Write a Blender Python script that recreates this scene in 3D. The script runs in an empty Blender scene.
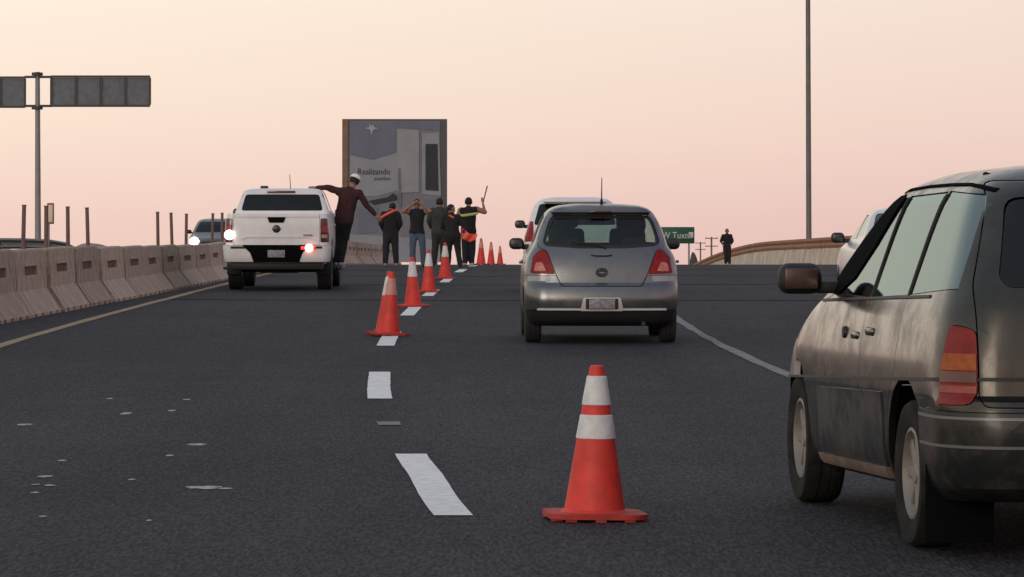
import bpy, bmesh, math, random
import numpy as np
from mathutils import Vector, Matrix, noise as mnoise

random.seed(7)
SC = bpy.context.scene
COL = SC.collection

# ------------------------------------------------------------------ camera
F = 4200.0                      # focal length in pixels (telephoto)
GR = 0.030                      # grade of the ramp the road climbs
PITCH = 0.0101
CAM_Z = 1.5
cam_d = bpy.data.cameras.new('camera')
cam_d.sensor_width = 36.0
cam_d.lens = 36.0 * F / 1024.0
cam_d.clip_start = 0.5
cam_d.clip_end = 9000
cam = bpy.data.objects.new('camera', cam_d)
COL.objects.link(cam)
cam.location = (0, 0, CAM_Z)
cam.rotation_euler = (math.pi / 2 + PITCH, 0, 0)
SC.camera = cam
SC.render.resolution_x = 1024
SC.render.resolution_y = 577

# ------------------------------------------------------------------ sky, sun, exposure
SUN_AZ = math.radians(205)      # compass-like, from +Y clockwise: behind and left of the camera
SUN_EL = math.radians(9)
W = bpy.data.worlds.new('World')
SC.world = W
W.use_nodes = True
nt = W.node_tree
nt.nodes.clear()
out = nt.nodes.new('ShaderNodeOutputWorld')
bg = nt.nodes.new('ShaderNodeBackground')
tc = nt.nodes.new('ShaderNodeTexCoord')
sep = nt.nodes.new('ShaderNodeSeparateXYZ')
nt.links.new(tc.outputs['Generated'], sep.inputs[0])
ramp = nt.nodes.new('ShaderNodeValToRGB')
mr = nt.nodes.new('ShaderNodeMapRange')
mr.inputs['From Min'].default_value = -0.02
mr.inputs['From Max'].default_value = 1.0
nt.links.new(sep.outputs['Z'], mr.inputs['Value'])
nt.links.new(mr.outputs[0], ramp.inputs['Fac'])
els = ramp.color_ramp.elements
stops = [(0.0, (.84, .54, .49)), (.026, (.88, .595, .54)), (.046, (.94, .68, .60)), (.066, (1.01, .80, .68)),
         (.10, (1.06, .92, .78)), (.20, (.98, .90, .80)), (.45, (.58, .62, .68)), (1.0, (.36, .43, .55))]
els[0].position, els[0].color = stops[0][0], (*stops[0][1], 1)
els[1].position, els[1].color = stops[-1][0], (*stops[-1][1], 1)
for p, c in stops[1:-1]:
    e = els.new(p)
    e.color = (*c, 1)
sky = nt.nodes.new('ShaderNodeTexSky')
sky.sky_type = 'NISHITA'
sky.sun_disc = False
sky.sun_elevation = SUN_EL
sky.sun_rotation = SUN_AZ
sky.dust_density = 3.0
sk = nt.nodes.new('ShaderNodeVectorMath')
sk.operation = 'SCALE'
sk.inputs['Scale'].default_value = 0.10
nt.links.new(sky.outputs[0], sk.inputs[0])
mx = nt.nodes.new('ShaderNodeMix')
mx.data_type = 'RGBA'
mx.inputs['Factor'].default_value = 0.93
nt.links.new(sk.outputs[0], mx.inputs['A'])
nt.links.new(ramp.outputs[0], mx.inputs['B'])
# the afterglow fades from left to right
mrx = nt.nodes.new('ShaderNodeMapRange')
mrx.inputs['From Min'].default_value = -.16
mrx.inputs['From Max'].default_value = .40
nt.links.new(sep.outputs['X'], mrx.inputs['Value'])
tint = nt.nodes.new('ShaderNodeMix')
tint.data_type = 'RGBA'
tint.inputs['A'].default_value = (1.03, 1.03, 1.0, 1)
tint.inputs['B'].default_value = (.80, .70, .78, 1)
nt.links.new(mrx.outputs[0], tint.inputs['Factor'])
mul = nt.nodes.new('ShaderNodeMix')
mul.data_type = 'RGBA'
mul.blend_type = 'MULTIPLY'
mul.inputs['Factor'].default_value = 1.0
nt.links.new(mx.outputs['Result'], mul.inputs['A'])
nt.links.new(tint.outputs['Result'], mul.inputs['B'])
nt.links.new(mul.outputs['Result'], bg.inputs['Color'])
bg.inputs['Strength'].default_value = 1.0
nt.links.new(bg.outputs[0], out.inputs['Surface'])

sun_d = bpy.data.lights.new('sun', 'SUN')
sun_d.energy = 0.7
sun_d.angle = math.radians(25)
sun_d.color = (1.0, .86, .74)
sun = bpy.data.objects.new('sun', sun_d)
COL.objects.link(sun)
sdir = Vector((math.sin(SUN_AZ) * math.cos(SUN_EL), math.cos(SUN_AZ) * math.cos(SUN_EL), math.sin(SUN_EL)))
sun.rotation_euler = sdir.to_track_quat('Z', 'Y').to_euler()
SC.view_settings.view_transform = 'Standard'
SC.view_settings.look = 'None'
SC.view_settings.exposure = 0.0
SC.view_settings.gamma = 1.0

# ------------------------------------------------------------------ road geometry functions
_cD = [-40, -15, 0, 10, 20, 25, 32, 37.5, 45, 60, 69, 82, 93, 117, 135, 168, 204, 260, 330, 500]
_cX = [6.0, 3.0, 1.35, .45, -.27, -.59, -1.0, -1.18, -1.35, -1.42, -1.39, -1.31, -1.2, -.88, -.66, -.4, -.1, .2, .4, .6]


def smooth_interp(xs, ys, x):
    xs = np.asarray(xs, float)
    ys = np.asarray(ys, float)
    d = np.diff(ys) / np.diff(xs)
    m = np.zeros(len(xs))
    m[0], m[-1] = d[0], d[-1]
    h = np.diff(xs)
    m[1:-1] = (d[:-1] * h[1:] + d[1:] * h[:-1]) / (h[1:] + h[:-1])
    x = min(max(x, xs[0]), xs[-1])
    i = min(max(int(np.searchsorted(xs, x)) - 1, 0), len(xs) - 2)
    t = (x - xs[i]) / h[i]
    return float((2 * t**3 - 3 * t**2 + 1) * ys[i] + (t**3 - 2 * t**2 + t) * h[i] * m[i] +
                 (-2 * t**3 + 3 * t**2) * ys[i + 1] + (t**3 - t**2) * h[i] * m[i + 1])


def cl(D):
    return smooth_interp(_cD, _cX, D)


_sl = [(-100, 0.0), (92, 0.0), (118, -.0140), (200, -.0142), (258, -.050), (300, -.060), (700, -.060)]


def _rel_table():
    D = np.arange(-100, 700, 1.0)
    s = np.interp(D, [a for a, b in _sl], [b for a, b in _sl])
    r = np.concatenate([[0], np.cumsum((s[:-1] + s[1:]) / 2)])
    return D, r - np.interp(0, D, r), s


_RD, _RR, _RS = _rel_table()


def zr(D):
    return GR * max(D, 0.0) + float(np.interp(D, _RD, _RR))


def slope(D):
    return GR + float(np.interp(D, _RD, _RS))


def P(D, off, dz=0.0):
    return Vector((cl(D) + off, D, zr(D) + dz))


def pix(px, py, D):
    """a point seen at a given direction, D metres away"""
    return Vector(((px - 512) / F * D, D, CAM_Z + D * math.tan(PITCH + math.atan((288.5 - py) / F))))


def heading(D):
    return -math.atan((cl(D + 1) - cl(D - 1)) / 2)


# ------------------------------------------------------------------ materials
MATS = {}


def mat(name, col, rough=.6, metal=0.0, var=0.0, scale=6.0, bump=0.0, bscale=40.0, coat=0.0,
        dirt=None, dirt_amt=.5, dirt_scale=2.5, emit=None, estr=0.0, rnd=0.0, spec=.5):
    if name in MATS:
        return MATS[name]
    m = bpy.data.materials.new(name)
    m.use_nodes = True
    n, l = m.node_tree.nodes, m.node_tree.links
    b = n['Principled BSDF']
    b.inputs['Roughness'].default_value = rough
    b.inputs['Metallic'].default_value = metal
    b.inputs['Coat Weight'].default_value = coat
    b.inputs['Coat Roughness'].default_value = .12
    b.inputs['Specular IOR Level'].default_value = spec
    b.inputs['Base Color'].default_value = (*col, 1)
    cur = None
    tcn = n.new('ShaderNodeTexCoord')
    if var > 0:
        nz = n.new('ShaderNodeTexNoise')
        nz.inputs['Scale'].default_value = scale
        nz.inputs['Detail'].default_value = 6
        nz.inputs['Roughness'].default_value = .65
        l.new(tcn.outputs['Object'], nz.inputs['Vector'])
        r = n.new('ShaderNodeValToRGB')
        r.color_ramp.elements[0].position = .3
        r.color_ramp.elements[1].position = .7
        r.color_ramp.elements[0].color = (*[c * (1 - var) for c in col], 1)
        r.color_ramp.elements[1].color = (*[min(1, c * (1 + var)) for c in col], 1)
        l.new(nz.outputs['Fac'], r.inputs[0])
        cur = r.outputs[0]
    if dirt is not None:
        nz = n.new('ShaderNodeTexNoise')
        nz.inputs['Scale'].default_value = dirt_scale
        nz.inputs['Detail'].default_value = 8
        nz.inputs['Roughness'].default_value = .7
        l.new(tcn.outputs['Object'], nz.inputs['Vector'])
        r = n.new('ShaderNodeMapRange')
        r.inputs['From Min'].default_value = .42
        r.inputs['From Max'].default_value = .72
        r.inputs['To Max'].default_value = dirt_amt
        l.new(nz.outputs['Fac'], r.inputs['Value'])
        mxn = n.new('ShaderNodeMix')
        mxn.data_type = 'RGBA'
        l.new(r.outputs[0], mxn.inputs['Factor'])
        if cur:
            l.new(cur, mxn.inputs['A'])
        else:
            mxn.inputs['A'].default_value = (*col, 1)
        mxn.inputs['B'].default_value = (*dirt, 1)
        cur = mxn.outputs['Result']
        rr = n.new('ShaderNodeMapRange')
        rr.inputs['To Min'].default_value = rough
        rr.inputs['To Max'].default_value = .85
        l.new(r.outputs[0], rr.inputs['Value'])
        l.new(rr.outputs[0], b.inputs['Roughness'])
        if coat > 0:
            cm = n.new('ShaderNodeMapRange')
            cm.inputs['To Min'].default_value = coat
            cm.inputs['To Max'].default_value = 0.0
            l.new(r.outputs[0], cm.inputs['Value'])
            l.new(cm.outputs[0], b.inputs['Coat Weight'])
    if rnd > 0:
        oi = n.new('ShaderNodeObjectInfo')
        mr_ = n.new('ShaderNodeMapRange')
        mr_.inputs['To Min'].default_value = 1 - rnd
        mr_.inputs['To Max'].default_value = 1 + rnd
        l.new(oi.outputs['Random'], mr_.inputs['Value'])
        vm = n.new('ShaderNodeVectorMath')
        vm.operation = 'SCALE'
        if cur:
            l.new(cur, vm.inputs[0])
        else:
            vm.inputs[0].default_value = col
        l.new(mr_.outputs[0], vm.inputs['Scale'])
        cur = vm.outputs[0]
    if cur:
        l.new(cur, b.inputs['Base Color'])
    if bump > 0:
        nz = n.new('ShaderNodeTexNoise')
        nz.inputs['Scale'].default_value = bscale
        nz.inputs['Detail'].default_value = 5
        l.new(tcn.outputs['Object'], nz.inputs['Vector'])
        bp = n.new('ShaderNodeBump')
        bp.inputs['Strength'].default_value = bump
        bp.inputs['Distance'].default_value = .02
        l.new(nz.outputs['Fac'], bp.inputs['Height'])
        l.new(bp.outputs[0], b.inputs['Normal'])
    if emit:
        b.inputs['Emission Color'].default_value = (*emit, 1)
        b.inputs['Emission Strength'].default_value = estr
    MATS[name] = m
    return m


def glass_mat(name, tint, refl_rough=.03, ior=1.5, tint_r=(.95, .97, .96)):
    if name in MATS:
        return MATS[name]
    m = bpy.data.materials.new(name)
    m.use_nodes = True
    n, l = m.node_tree.nodes, m.node_tree.links
    n.clear()
    o = n.new('ShaderNodeOutputMaterial')
    mixn = n.new('ShaderNodeMixShader')
    fr = n.new('ShaderNodeFresnel')
    fr.inputs['IOR'].default_value = ior
    tr = n.new('ShaderNodeBsdfTransparent')
    tr.inputs['Color'].default_value = (*tint, 1)
    gl = n.new('ShaderNodeBsdfGlossy')
    gl.inputs['Roughness'].default_value = refl_rough
    gl.inputs['Color'].default_value = (*tint_r, 1)
    geo = n.new('ShaderNodeNewGeometry')
    # fresnel only from the outside faces; inside faces just pass light on
    mul = n.new('ShaderNodeMath')
    mul.operation = 'MULTIPLY'
    inv = n.new('ShaderNodeMath')
    inv.operation = 'SUBTRACT'
    inv.inputs[0].default_value = 1.0
    l.new(geo.outputs['Backfacing'], inv.inputs[1])
    l.new(fr.outputs[0], mul.inputs[0])
    l.new(inv.outputs[0], mul.inputs[1])
    l.new(mul.outputs[0], mixn.inputs['Fac'])
    l.new(tr.outputs[0], mixn.inputs[1])
    l.new(gl.outputs[0], mixn.inputs[2])
    l.new(mixn.outputs[0], o.inputs['Surface'])
    MATS[name] = m
    return m


def asphalt_mat():
    m = bpy.data.materials.new('asphalt')
    m.use_nodes = True
    n, l = m.node_tree.nodes, m.node_tree.links
    b = n['Principled BSDF']
    b.inputs['Roughness'].default_value = .82
    b.inputs['Specular IOR Level'].default_value = .2
    tcn = n.new('ShaderNodeTexCoord')

    def noise(scale, detail=4, vec=None, rough=.6):
        z = n.new('ShaderNodeTexNoise')
        z.inputs['Scale'].default_value = scale
        z.inputs['Detail'].default_value = detail
        z.inputs['Roughness'].default_value = rough
        l.new(vec or tcn.outputs['Object'], z.inputs['Vector'])
        return z.outputs['Fac']

    def math_(op, a, bb):
        k = n.new('ShaderNodeMath')
        k.operation = op
        for i, v in enumerate((a, bb)):
            if isinstance(v, (int, float)):
                k.inputs[i].default_value = v
            else:
                l.new(v, k.inputs[i])
        return k.outputs[0]
    mp = n.new('ShaderNodeMapping')
    mp.inputs['Scale'].default_value = (1, .12, 1)
    l.new(tcn.outputs['Object'], mp.inputs['Vector'])
    mp2 = n.new('ShaderNodeMapping')
    mp2.inputs['Scale'].default_value = (.9, .05, 1)
    l.new(tcn.outputs['Object'], mp2.inputs['Vector'])
    fine = noise(60, 3, mp.outputs[0], .7)
    mid = noise(7, 5, mp.outputs[0])
    big = noise(.35, 4)
    trk = noise(1.1, 3, mp2.outputs[0])
    a = math_('MULTIPLY', math_('SUBTRACT', fine, .5), .20)
    bb = math_('MULTIPLY', math_('SUBTRACT', mid, .5), .022)
    c = math_('MULTIPLY', math_('SUBTRACT', big, .5), .032)
    d = math_('MULTIPLY', math_('SUBTRACT', trk, .5), .034)
    s = math_('ADD', math_('ADD', math_('ADD', math_('ADD', a, bb), c), d), .0245)
    s = math_('MAXIMUM', s, .006)
    cmb = n.new('ShaderNodeCombineColor')
    l.new(s, cmb.inputs[0])
    l.new(math_('MULTIPLY', s, .98), cmb.inputs[1])
    l.new(math_('MULTIPLY', s, 1.16), cmb.inputs[2])
    l.new(cmb.outputs[0], b.inputs['Base Color'])
    bp = n.new('ShaderNodeBump')
    bp.inputs['Strength'].default_value = .5
    bp.inputs['Distance'].default_value = .01
    l.new(noise(90, 3), bp.inputs['Height'])
    l.new(bp.outputs[0], b.inputs['Normal'])
    return m


# ------------------------------------------------------------------ object helpers
def link(name, me, m=None, parent=None):
    o = bpy.data.objects.new(name, me)
    COL.objects.link(o)
    if m is not None:
        if len(me.materials) == 0:
            me.materials.append(m)
    if parent is not None:
        o.parent = parent
    return o


def empty(name, loc=(0, 0, 0), rot=(0, 0, 0)):
    o = bpy.data.objects.new(name, None)
    COL.objects.link(o)
    o.location = loc
    o.rotation_euler = rot
    o.empty_display_size = .2
    return o


def tag(o, label=None, cat=None, group=None, kind=None):
    if label:
        o['label'] = label
    if cat:
        o['category'] = cat
    if group:
        o['group'] = group
    if kind:
        o['kind'] = kind
    return o


def mesh_from(verts, faces, smooth=None, recalc=True):
    me = bpy.data.meshes.new('m')
    me.from_pydata([tuple(v) for v in verts], [], faces)
    if recalc:
        bm = bmesh.new()
        bm.from_mesh(me)
        bmesh.ops.recalc_face_normals(bm, faces=bm.faces)
        bm.to_mesh(me)
        bm.free()
    if smooth is not None:
        shade(me, smooth)
    return me


def shade(me, ang=35):
    if len(me.polygons) == 0:
        return me
    me.shade_smooth()
    me.set_sharp_from_angle(angle=math.radians(ang))
    return me


def bm_mesh(bm, smooth=None):
    me = bpy.data.meshes.new('m')
    bmesh.ops.recalc_face_normals(bm, faces=bm.faces)
    bm.to_mesh(me)
    bm.free()
    if smooth is not None:
        shade(me, smooth)
    return me


def add_box(bm, c, s, rot=None, bevel=0.0, seg=2, taper=None):
    r = bmesh.ops.create_cube(bm, size=1.0)
    vs = r['verts']
    for v in vs:
        v.co = Vector((v.co.x * s[0], v.co.y * s[1], v.co.z * s[2]))
        if taper and v.co.z > 0:
            v.co.x *= taper[0]
            v.co.y *= taper[1]
    if bevel > 0:
        es = list({e for v in vs for e in v.link_edges})
        rr = bmesh.ops.bevel(bm, geom=es, offset=bevel, segments=seg, affect='EDGES', profile=.5)
        vs = list({v for f in rr['faces'] for v in f.verts} | {v for v in vs if v.is_valid})
    M = Matrix.Translation(Vector(c)) @ (rot.to_4x4() if rot is not None else Matrix())
    bmesh.ops.transform(bm, matrix=M, verts=vs)
    return vs


def box_mesh(c, s, bevel=0.0, rot=None, seg=2, taper=None):
    bm = bmesh.new()
    add_box(bm, c, s, rot, bevel, seg, taper)
    return bm_mesh(bm, 40)


def add_tube(bm, p0, p1, r0, r1, n=10, caps=True):
    p0, p1 = Vector(p0), Vector(p1)
    q = (p1 - p0).to_track_quat('Z', 'Y')
    rings = []
    for p, r in ((p0, r0), (p1, r1)):
        rings.append([bm.verts.new(p + q @ Vector((r * math.cos(2 * math.pi * i / n), r * math.sin(2 * math.pi * i / n), 0))) for i in range(n)])
    for i in range(n):
        bm.faces.new((rings[0][i], rings[0][(i + 1) % n], rings[1][(i + 1) % n], rings[1][i]))
    if caps:
        bm.faces.new(rings[0][::-1])
        bm.faces.new(rings[1])


def tube_mesh(p0, p1, r0, r1, n=10):
    bm = bmesh.new()
    add_tube(bm, p0, p1, r0, r1, n)
    return bm_mesh(bm, 40)


def path_tube(pts, rad, n=8):
    bm = bmesh.new()
    pts = [Vector(p) for p in pts]
    rings = []
    for i, p in enumerate(pts):
        d = (pts[min(i + 1, len(pts) - 1)] - pts[max(i - 1, 0)]).normalized()
        q = d.to_track_quat('Z', 'Y')
        r = rad[i] if isinstance(rad, (list, tuple)) else rad
        rings.append([bm.verts.new(p + q @ Vector((r * math.cos(2 * math.pi * k / n), r * math.sin(2 * math.pi * k / n), 0))) for k in range(n)])
    for a, b in zip(rings[:-1], rings[1:]):
        for k in range(n):
            bm.faces.new((a[k], a[(k + 1) % n], b[(k + 1) % n], b[k]))
    bm.faces.new(rings[0][::-1])
    bm.faces.new(rings[-1])
    return bm_mesh(bm, 50)


def lathe_mesh(prof, n=24, axis='Z', closed=False, smooth=35):
    """prof: list of (radius, height)"""
    V, Fc = [], []
    m = len(prof)
    for i in range(n):
        a = 2 * math.pi * i / n
        for r, h in prof:
            x, y = r * math.cos(a), r * math.sin(a)
            V.append((x, y, h) if axis == 'Z' else (h, x, y))
    for i in range(n):
        j = (i + 1) % n
        for k in range(m - 1 + (1 if closed else 0)):
            k2 = (k + 1) % m
            Fc.append((i * m + k, j * m + k, j * m + k2, i * m + k2))
    me = mesh_from(V, Fc, None, False)
    bm = bmesh.new()
    bm.from_mesh(me)
    bmesh.ops.remove_doubles(bm, verts=bm.verts, dist=1e-5)
    bmesh.ops.recalc_face_normals(bm, faces=bm.faces)
    bm.to_mesh(me)
    bm.free()
    shade(me, smooth)
    return me


def copy_tree(o, parent=None):
    c = o.copy()
    COL.objects.link(c)
    c.parent = parent
    for ch in list(o.children):
        copy_tree(ch, c)
    return c


def round_poly(pts, r, n=4):
    if r <= 0:
        return list(pts)
    outp = []
    k = len(pts)
    for i in range(k):
        a, b, c = Vector(pts[i - 1]), Vector(pts[i]), Vector(pts[(i + 1) % k])
        u, v = (a - b), (c - b)
        lu, lv = u.length, v.length
        u.normalize()
        v.normalize()
        d = min(r, lu * .45, lv * .45)
        p, q = b + u * d, b + v * d
        for j in range(n + 1):
            t = j / n
            outp.append(tuple((1 - t)**2 * p + 2 * t * (1 - t) * b + t * t * q))
    return outp


def grow_poly(pts, g):
    k = len(pts)
    area = sum(pts[i][0] * pts[(i + 1) % k][1] - pts[(i + 1) % k][0] * pts[i][1] for i in range(k))
    sgn = 1 if area > 0 else -1
    res = []
    for i in range(k):
        a, b, c = Vector(pts[i - 1]), Vector(pts[i]), Vector(pts[(i + 1) % k])
        n1 = (b - a)
        n2 = (c - b)
        if n1.length < 1e-7 or n2.length < 1e-7:
            res.append(tuple(b))
            continue
        n1 = Vector((n1.y, -n1.x)).normalized() * sgn
        n2 = Vector((n2.y, -n2.x)).normalized() * sgn
        nn = n1 + n2
        if nn.length < .3:
            res.append(tuple(b))
            continue
        nn.normalize()
        res.append(tuple(b + nn * (g / max(.4, nn.dot(n1)))))
    return res


def prism(poly, axis, a, b):
    bm = bmesh.new()
    A, B = [], []
    for u, v in poly:
        if axis == 'Y':
            A.append(bm.verts.new((u, a, v)))
            B.append(bm.verts.new((u, b, v)))
        elif axis == 'X':
            A.append(bm.verts.new((a, u, v)))
            B.append(bm.verts.new((b, u, v)))
        else:
            A.append(bm.verts.new((u, v, a)))
            B.append(bm.verts.new((u, v, b)))
    k = len(poly)
    bm.faces.new(A)
    bm.faces.new(B[::-1])
    for i in range(k):
        bm.faces.new((A[i], B[i], B[(i + 1) % k], A[(i + 1) % k]))
    return bm_mesh(bm)


def bbox(me):
    n = len(me.vertices)
    if n == 0:
        return np.zeros(6)
    a = np.empty(n * 3)
    me.vertices.foreach_get('co', a)
    a = a.reshape(-1, 3)
    return np.concatenate([a.min(0), a.max(0)])


def area(me):
    return sum(p.area for p in me.polygons)


def safe_difference(me, cutters):
    """subtract one cutter after another; nudge a cutter that makes the solver lose the body"""
    for ci, c in enumerate(cutters):
        b0, a0 = bbox(me), area(me)
        ok = False
        for k in range(6):
            cc = c.copy()
            if k:
                rr = random.Random(k + ci * 10)
                cc.transform(Matrix.Translation((rr.uniform(-.0015, .0015), rr.uniform(-.0015, .0015), rr.uniform(-.0015, .0015))))
            res = boolean(me.copy(), [cc], 'DIFFERENCE')
            if np.abs(bbox(res) - b0).max() < .45 and area(res) > a0 * .55:
                ok = True
                break
        if ok:
            me = res
        else:
            print('BOOLEAN FAILED', ci)
    return me


def boolean(me, cutters, op):
    o = bpy.data.objects.new('tmp', me)
    COL.objects.link(o)
    tmp = []
    for c in cutters:
        co = bpy.data.objects.new('tmpc', c)
        COL.objects.link(co)
        tmp.append(co)
        md = o.modifiers.new('b', 'BOOLEAN')
        md.operation = op
        md.solver = 'EXACT'
        md.object = co
    dg = bpy.context.evaluated_depsgraph_get()
    res = bpy.data.meshes.new_from_object(o.evaluated_get(dg))
    for t in tmp:
        bpy.data.objects.remove(t)
    bpy.data.objects.remove(o)
    res.materials.clear()
    return res


def text_mesh(s, size, depth=.004, shear=0.0):
    cu = bpy.data.curves.new('t', 'FONT')
    cu.body = s
    cu.size = size
    cu.extrude = depth
    cu.shear = shear
    cu.align_x = 'CENTER'
    cu.align_y = 'CENTER'
    cu.resolution_u = 2
    o = bpy.data.objects.new('t', cu)
    COL.objects.link(o)
    dg = bpy.context.evaluated_depsgraph_get()
    me = bpy.data.meshes.new_from_object(o.evaluated_get(dg))
    bpy.data.objects.remove(o)
    me.materials.clear()
    # stand it up facing -Y
    me.transform(Matrix.Rotation(math.pi / 2, 4, 'X'))
    return me


# ------------------------------------------------------------------ shared materials
M_ASPH = asphalt_mat()
M_WHITE_LINE = mat('road_paint_white', (.86, .85, .83), .7, var=.06, scale=5, dirt=(.30, .30, .30), dirt_amt=.55, dirt_scale=16)
M_WORN_LINE = mat('road_paint_worn', (.21, .208, .205), .8, var=.3, scale=6, dirt=(.08, .08, .08), dirt_amt=.9, dirt_scale=5)
M_YELLOW_LINE = mat('road_paint_yellow', (.40, .27, .13), .8, var=.25, scale=5, dirt=(.12, .11, .10), dirt_amt=.7, dirt_scale=3)
M_TAR = mat('tar_seal', (.020, .020, .022), .95, spec=.05)
M_CONC = mat('barrier_concrete', (.46, .365, .275), .9, var=.25, scale=3, bump=.3, bscale=30, dirt=(.13, .10, .085), dirt_amt=.75, dirt_scale=2.6, rnd=.18)
M_CONC2 = mat('parapet_concrete', (.66, .54, .42), .9, var=.2, scale=1.2, bump=.2, dirt=(.22, .17, .13), dirt_amt=.7, dirt_scale=.8)
M_RUST = mat('rust_brown', (.15, .062, .035), .85, var=.3, scale=12)
M_RAIL = mat('rail_brown', (.30, .125, .045), .7, var=.35, scale=2.5, dirt=(.10, .05, .03), dirt_amt=.6, dirt_scale=1.5)
M_STEEL = mat('galvanised_steel', (.24, .235, .23), .55, metal=.4, var=.15, scale=4)
M_POST = mat('post_rusty', (.16, .105, .085), .8, var=.25, scale=8)
M_BLACK = mat('black_plastic', (.012, .012, .013), .55, var=.2, scale=20)
M_MATTE = mat('matte_black', (.006, .006, .007), .95, spec=.03)
M_RUBBER = mat('tyre_rubber', (.020, .020, .021), .85, var=.25, scale=15, bump=.2, bscale=60)
M_DIRTYRUB = mat('tyre_rubber_dusty', (.014, .0135, .0135), .9, var=.3, scale=10, dirt=(.06, .047, .038), dirt_amt=.55, dirt_scale=8, spec=.2)
M_RIM = mat('alloy_rim', (.42, .42, .43), .4, metal=.7)
M_RIM_DIRTY = mat('rim_dusty', (.30, .28, .26), .6, metal=.4, var=.2, dirt=(.22, .17, .13), dirt_amt=.9, dirt_scale=6)
M_REDLAMP = mat('lamp_red', (.26, .009, .009), .4, var=.4, scale=16, spec=.25)
M_REDDARK = mat('lamp_red_dark', (.085, .008, .009), .18, coat=.5)
M_AMBER = mat('lamp_amber', (.62, .20, .03), .2, coat=.5)
M_CLEAR = mat('lamp_clear', (.55, .50, .48), .15, coat=.6)
M_CHROME = mat('chrome', (.70, .70, .70), .16, metal=1.0)
M_MIRR = mat('mirror_dark', (.03, .03, .035), .3)  # dark reflection of the mirror glass put into its colour
M_PLATE = mat('plate', (.22, .22, .23), .5, var=.55, scale=28)
M_PLATE_W = mat('plate_pale', (.62, .62, .61), .5, var=.15, scale=20)
M_SEAT = mat('seat_fabric', (.028, .028, .032), .95)
M_DARK = mat('dark_interior', (.016, .016, .018), .9)
M_GLASS = glass_mat('glass_clear', (.72, .80, .77))
M_GLASS_D = glass_mat('glass_tinted', (.10, .115, .12))
M_GLASS_N = glass_mat('glass_dark_dull', (.05, .055, .06), ior=1.22)
M_GLASS_VAN = glass_mat('glass_van', (.10, .12, .115), refl_rough=.04, ior=2.7, tint_r=(.80, .97, .97))

# ------------------------------------------------------------------ the setting: terrain, road, markings
def strip_mesh(Ds, offs, dz=0.0, jit=0.0, seed=0):
    """sheet over stations Ds, lateral offsets offs(D) -> list"""
    rnd = random.Random(seed)
    V, Fc = [], []
    n = None
    for D in Ds:
        row = offs(D)
        n = len(row)
        for o in row:
            V.append(P(D, o + (rnd.uniform(-jit, jit) if jit else 0), dz))
    for i in range(len(Ds) - 1):
        for j in range(n - 1):
            a = i * n + j
            Fc.append((a, a + 1, a + n + 1, a + n))
    return mesh_from(V, Fc, 60, False)


LOFF, ROFF = -19.0, 17.0
Ds = [float(d) for d in np.arange(-30, 480.1, 2.0)]
road = link('road', strip_mesh(Ds, lambda D: list(np.linspace(LOFF, ROFF, 25))), M_ASPH)
tag(road, kind='structure')
# embankment sides, from the road edge down to the plain
GZ = -0.6
M_EARTH = mat('dry_earth', (.30, .22, .155), .95, var=.3, scale=.3, bump=.4, bscale=3)
V, Fc = [], []
for D in Ds:
    z = zr(D) - .01
    h = max(.1, z - GZ)
    c = cl(D)
    for x, zz in ((c + LOFF - 1.8 * h, GZ - .05), (c + LOFF, z), (c + ROFF, z), (c + ROFF + 1.8 * h, GZ - .05)):
        V.append((x, D, zz))
n_ = len(Ds)
for i in range(n_ - 1):
    for a, b in ((0, 1), (2, 3)):
        Fc.append((i * 4 + a, i * 4 + b, i * 4 + 4 + b, i * 4 + 4 + a))
emb = link('embankment', mesh_from(V, Fc, 60, False), M_EARTH)
tag(emb, kind='structure')
R_ = 5000
ground = link('ground', mesh_from([(-R_, -R_, GZ), (R_, -R_, GZ), (R_, R_, GZ), (-R_, R_, GZ)], [(0, 1, 2, 3)], None, False), M_EARTH)
tag(ground, kind='structure')

# lane dashes (5 m long, 12.2 m apart)
WD = .17
for k in range(-2, 13):
    d0 = 20.25 + 12.2 * k
    dd = list(np.linspace(d0, d0 + (5.0 if k != 1 else 5.2), 14))
    rr = random.Random(k)
    w = [(rr.uniform(-.002, .002), rr.uniform(-.002, .002)) for _ in dd]
    it = iter(w)
    V, Fc = [], []
    for i, D in enumerate(dd):
        a, b = w[i]
        sh = .009 * math.sin(i * .75 + 2.2) if k == 0 else 0
        V += [P(D, -WD / 2 - .01 + a + sh * .5, .005), P(D, WD / 2 + .01 + b + sh * .5, .005)]
    for i in range(len(dd) - 1):
        Fc.append((2 * i, 2 * i + 1, 2 * i + 3, 2 * i + 2))
    tag(link('lane_dash', mesh_from(V, Fc, None, False), M_WHITE_LINE), kind='structure')
# short leftover of an old dash
for (d0, d1, o0, o1) in ((28.55, 29.0, -.09, .07),):
    tag(link('lane_dash_remnant', strip_mesh([d0, (d0 + d1) / 2, d1], lambda D: [o0, o1], .005, .01, 4), M_WORN_LINE), kind='structure')
# edge lines
tag(link('edge_line_yellow', strip_mesh([float(d) for d in np.arange(-20, 300, 1.5)], lambda D: [-4.17, -4.03], .005, .012, 1), M_YELLOW_LINE), kind='structure')
tag(link('lane_line_white', strip_mesh([float(d) for d in np.arange(-20, 300, 1.2)], lambda D: [3.54, 3.65], .005, .016, 2), M_WORN_LINE), kind='structure')
tag(link('edge_line_oncoming', strip_mesh([float(d) for d in np.arange(-20, 300, 3.)], lambda D: [-6.9, -6.75], .005, .012, 3), M_YELLOW_LINE), kind='structure')
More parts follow.
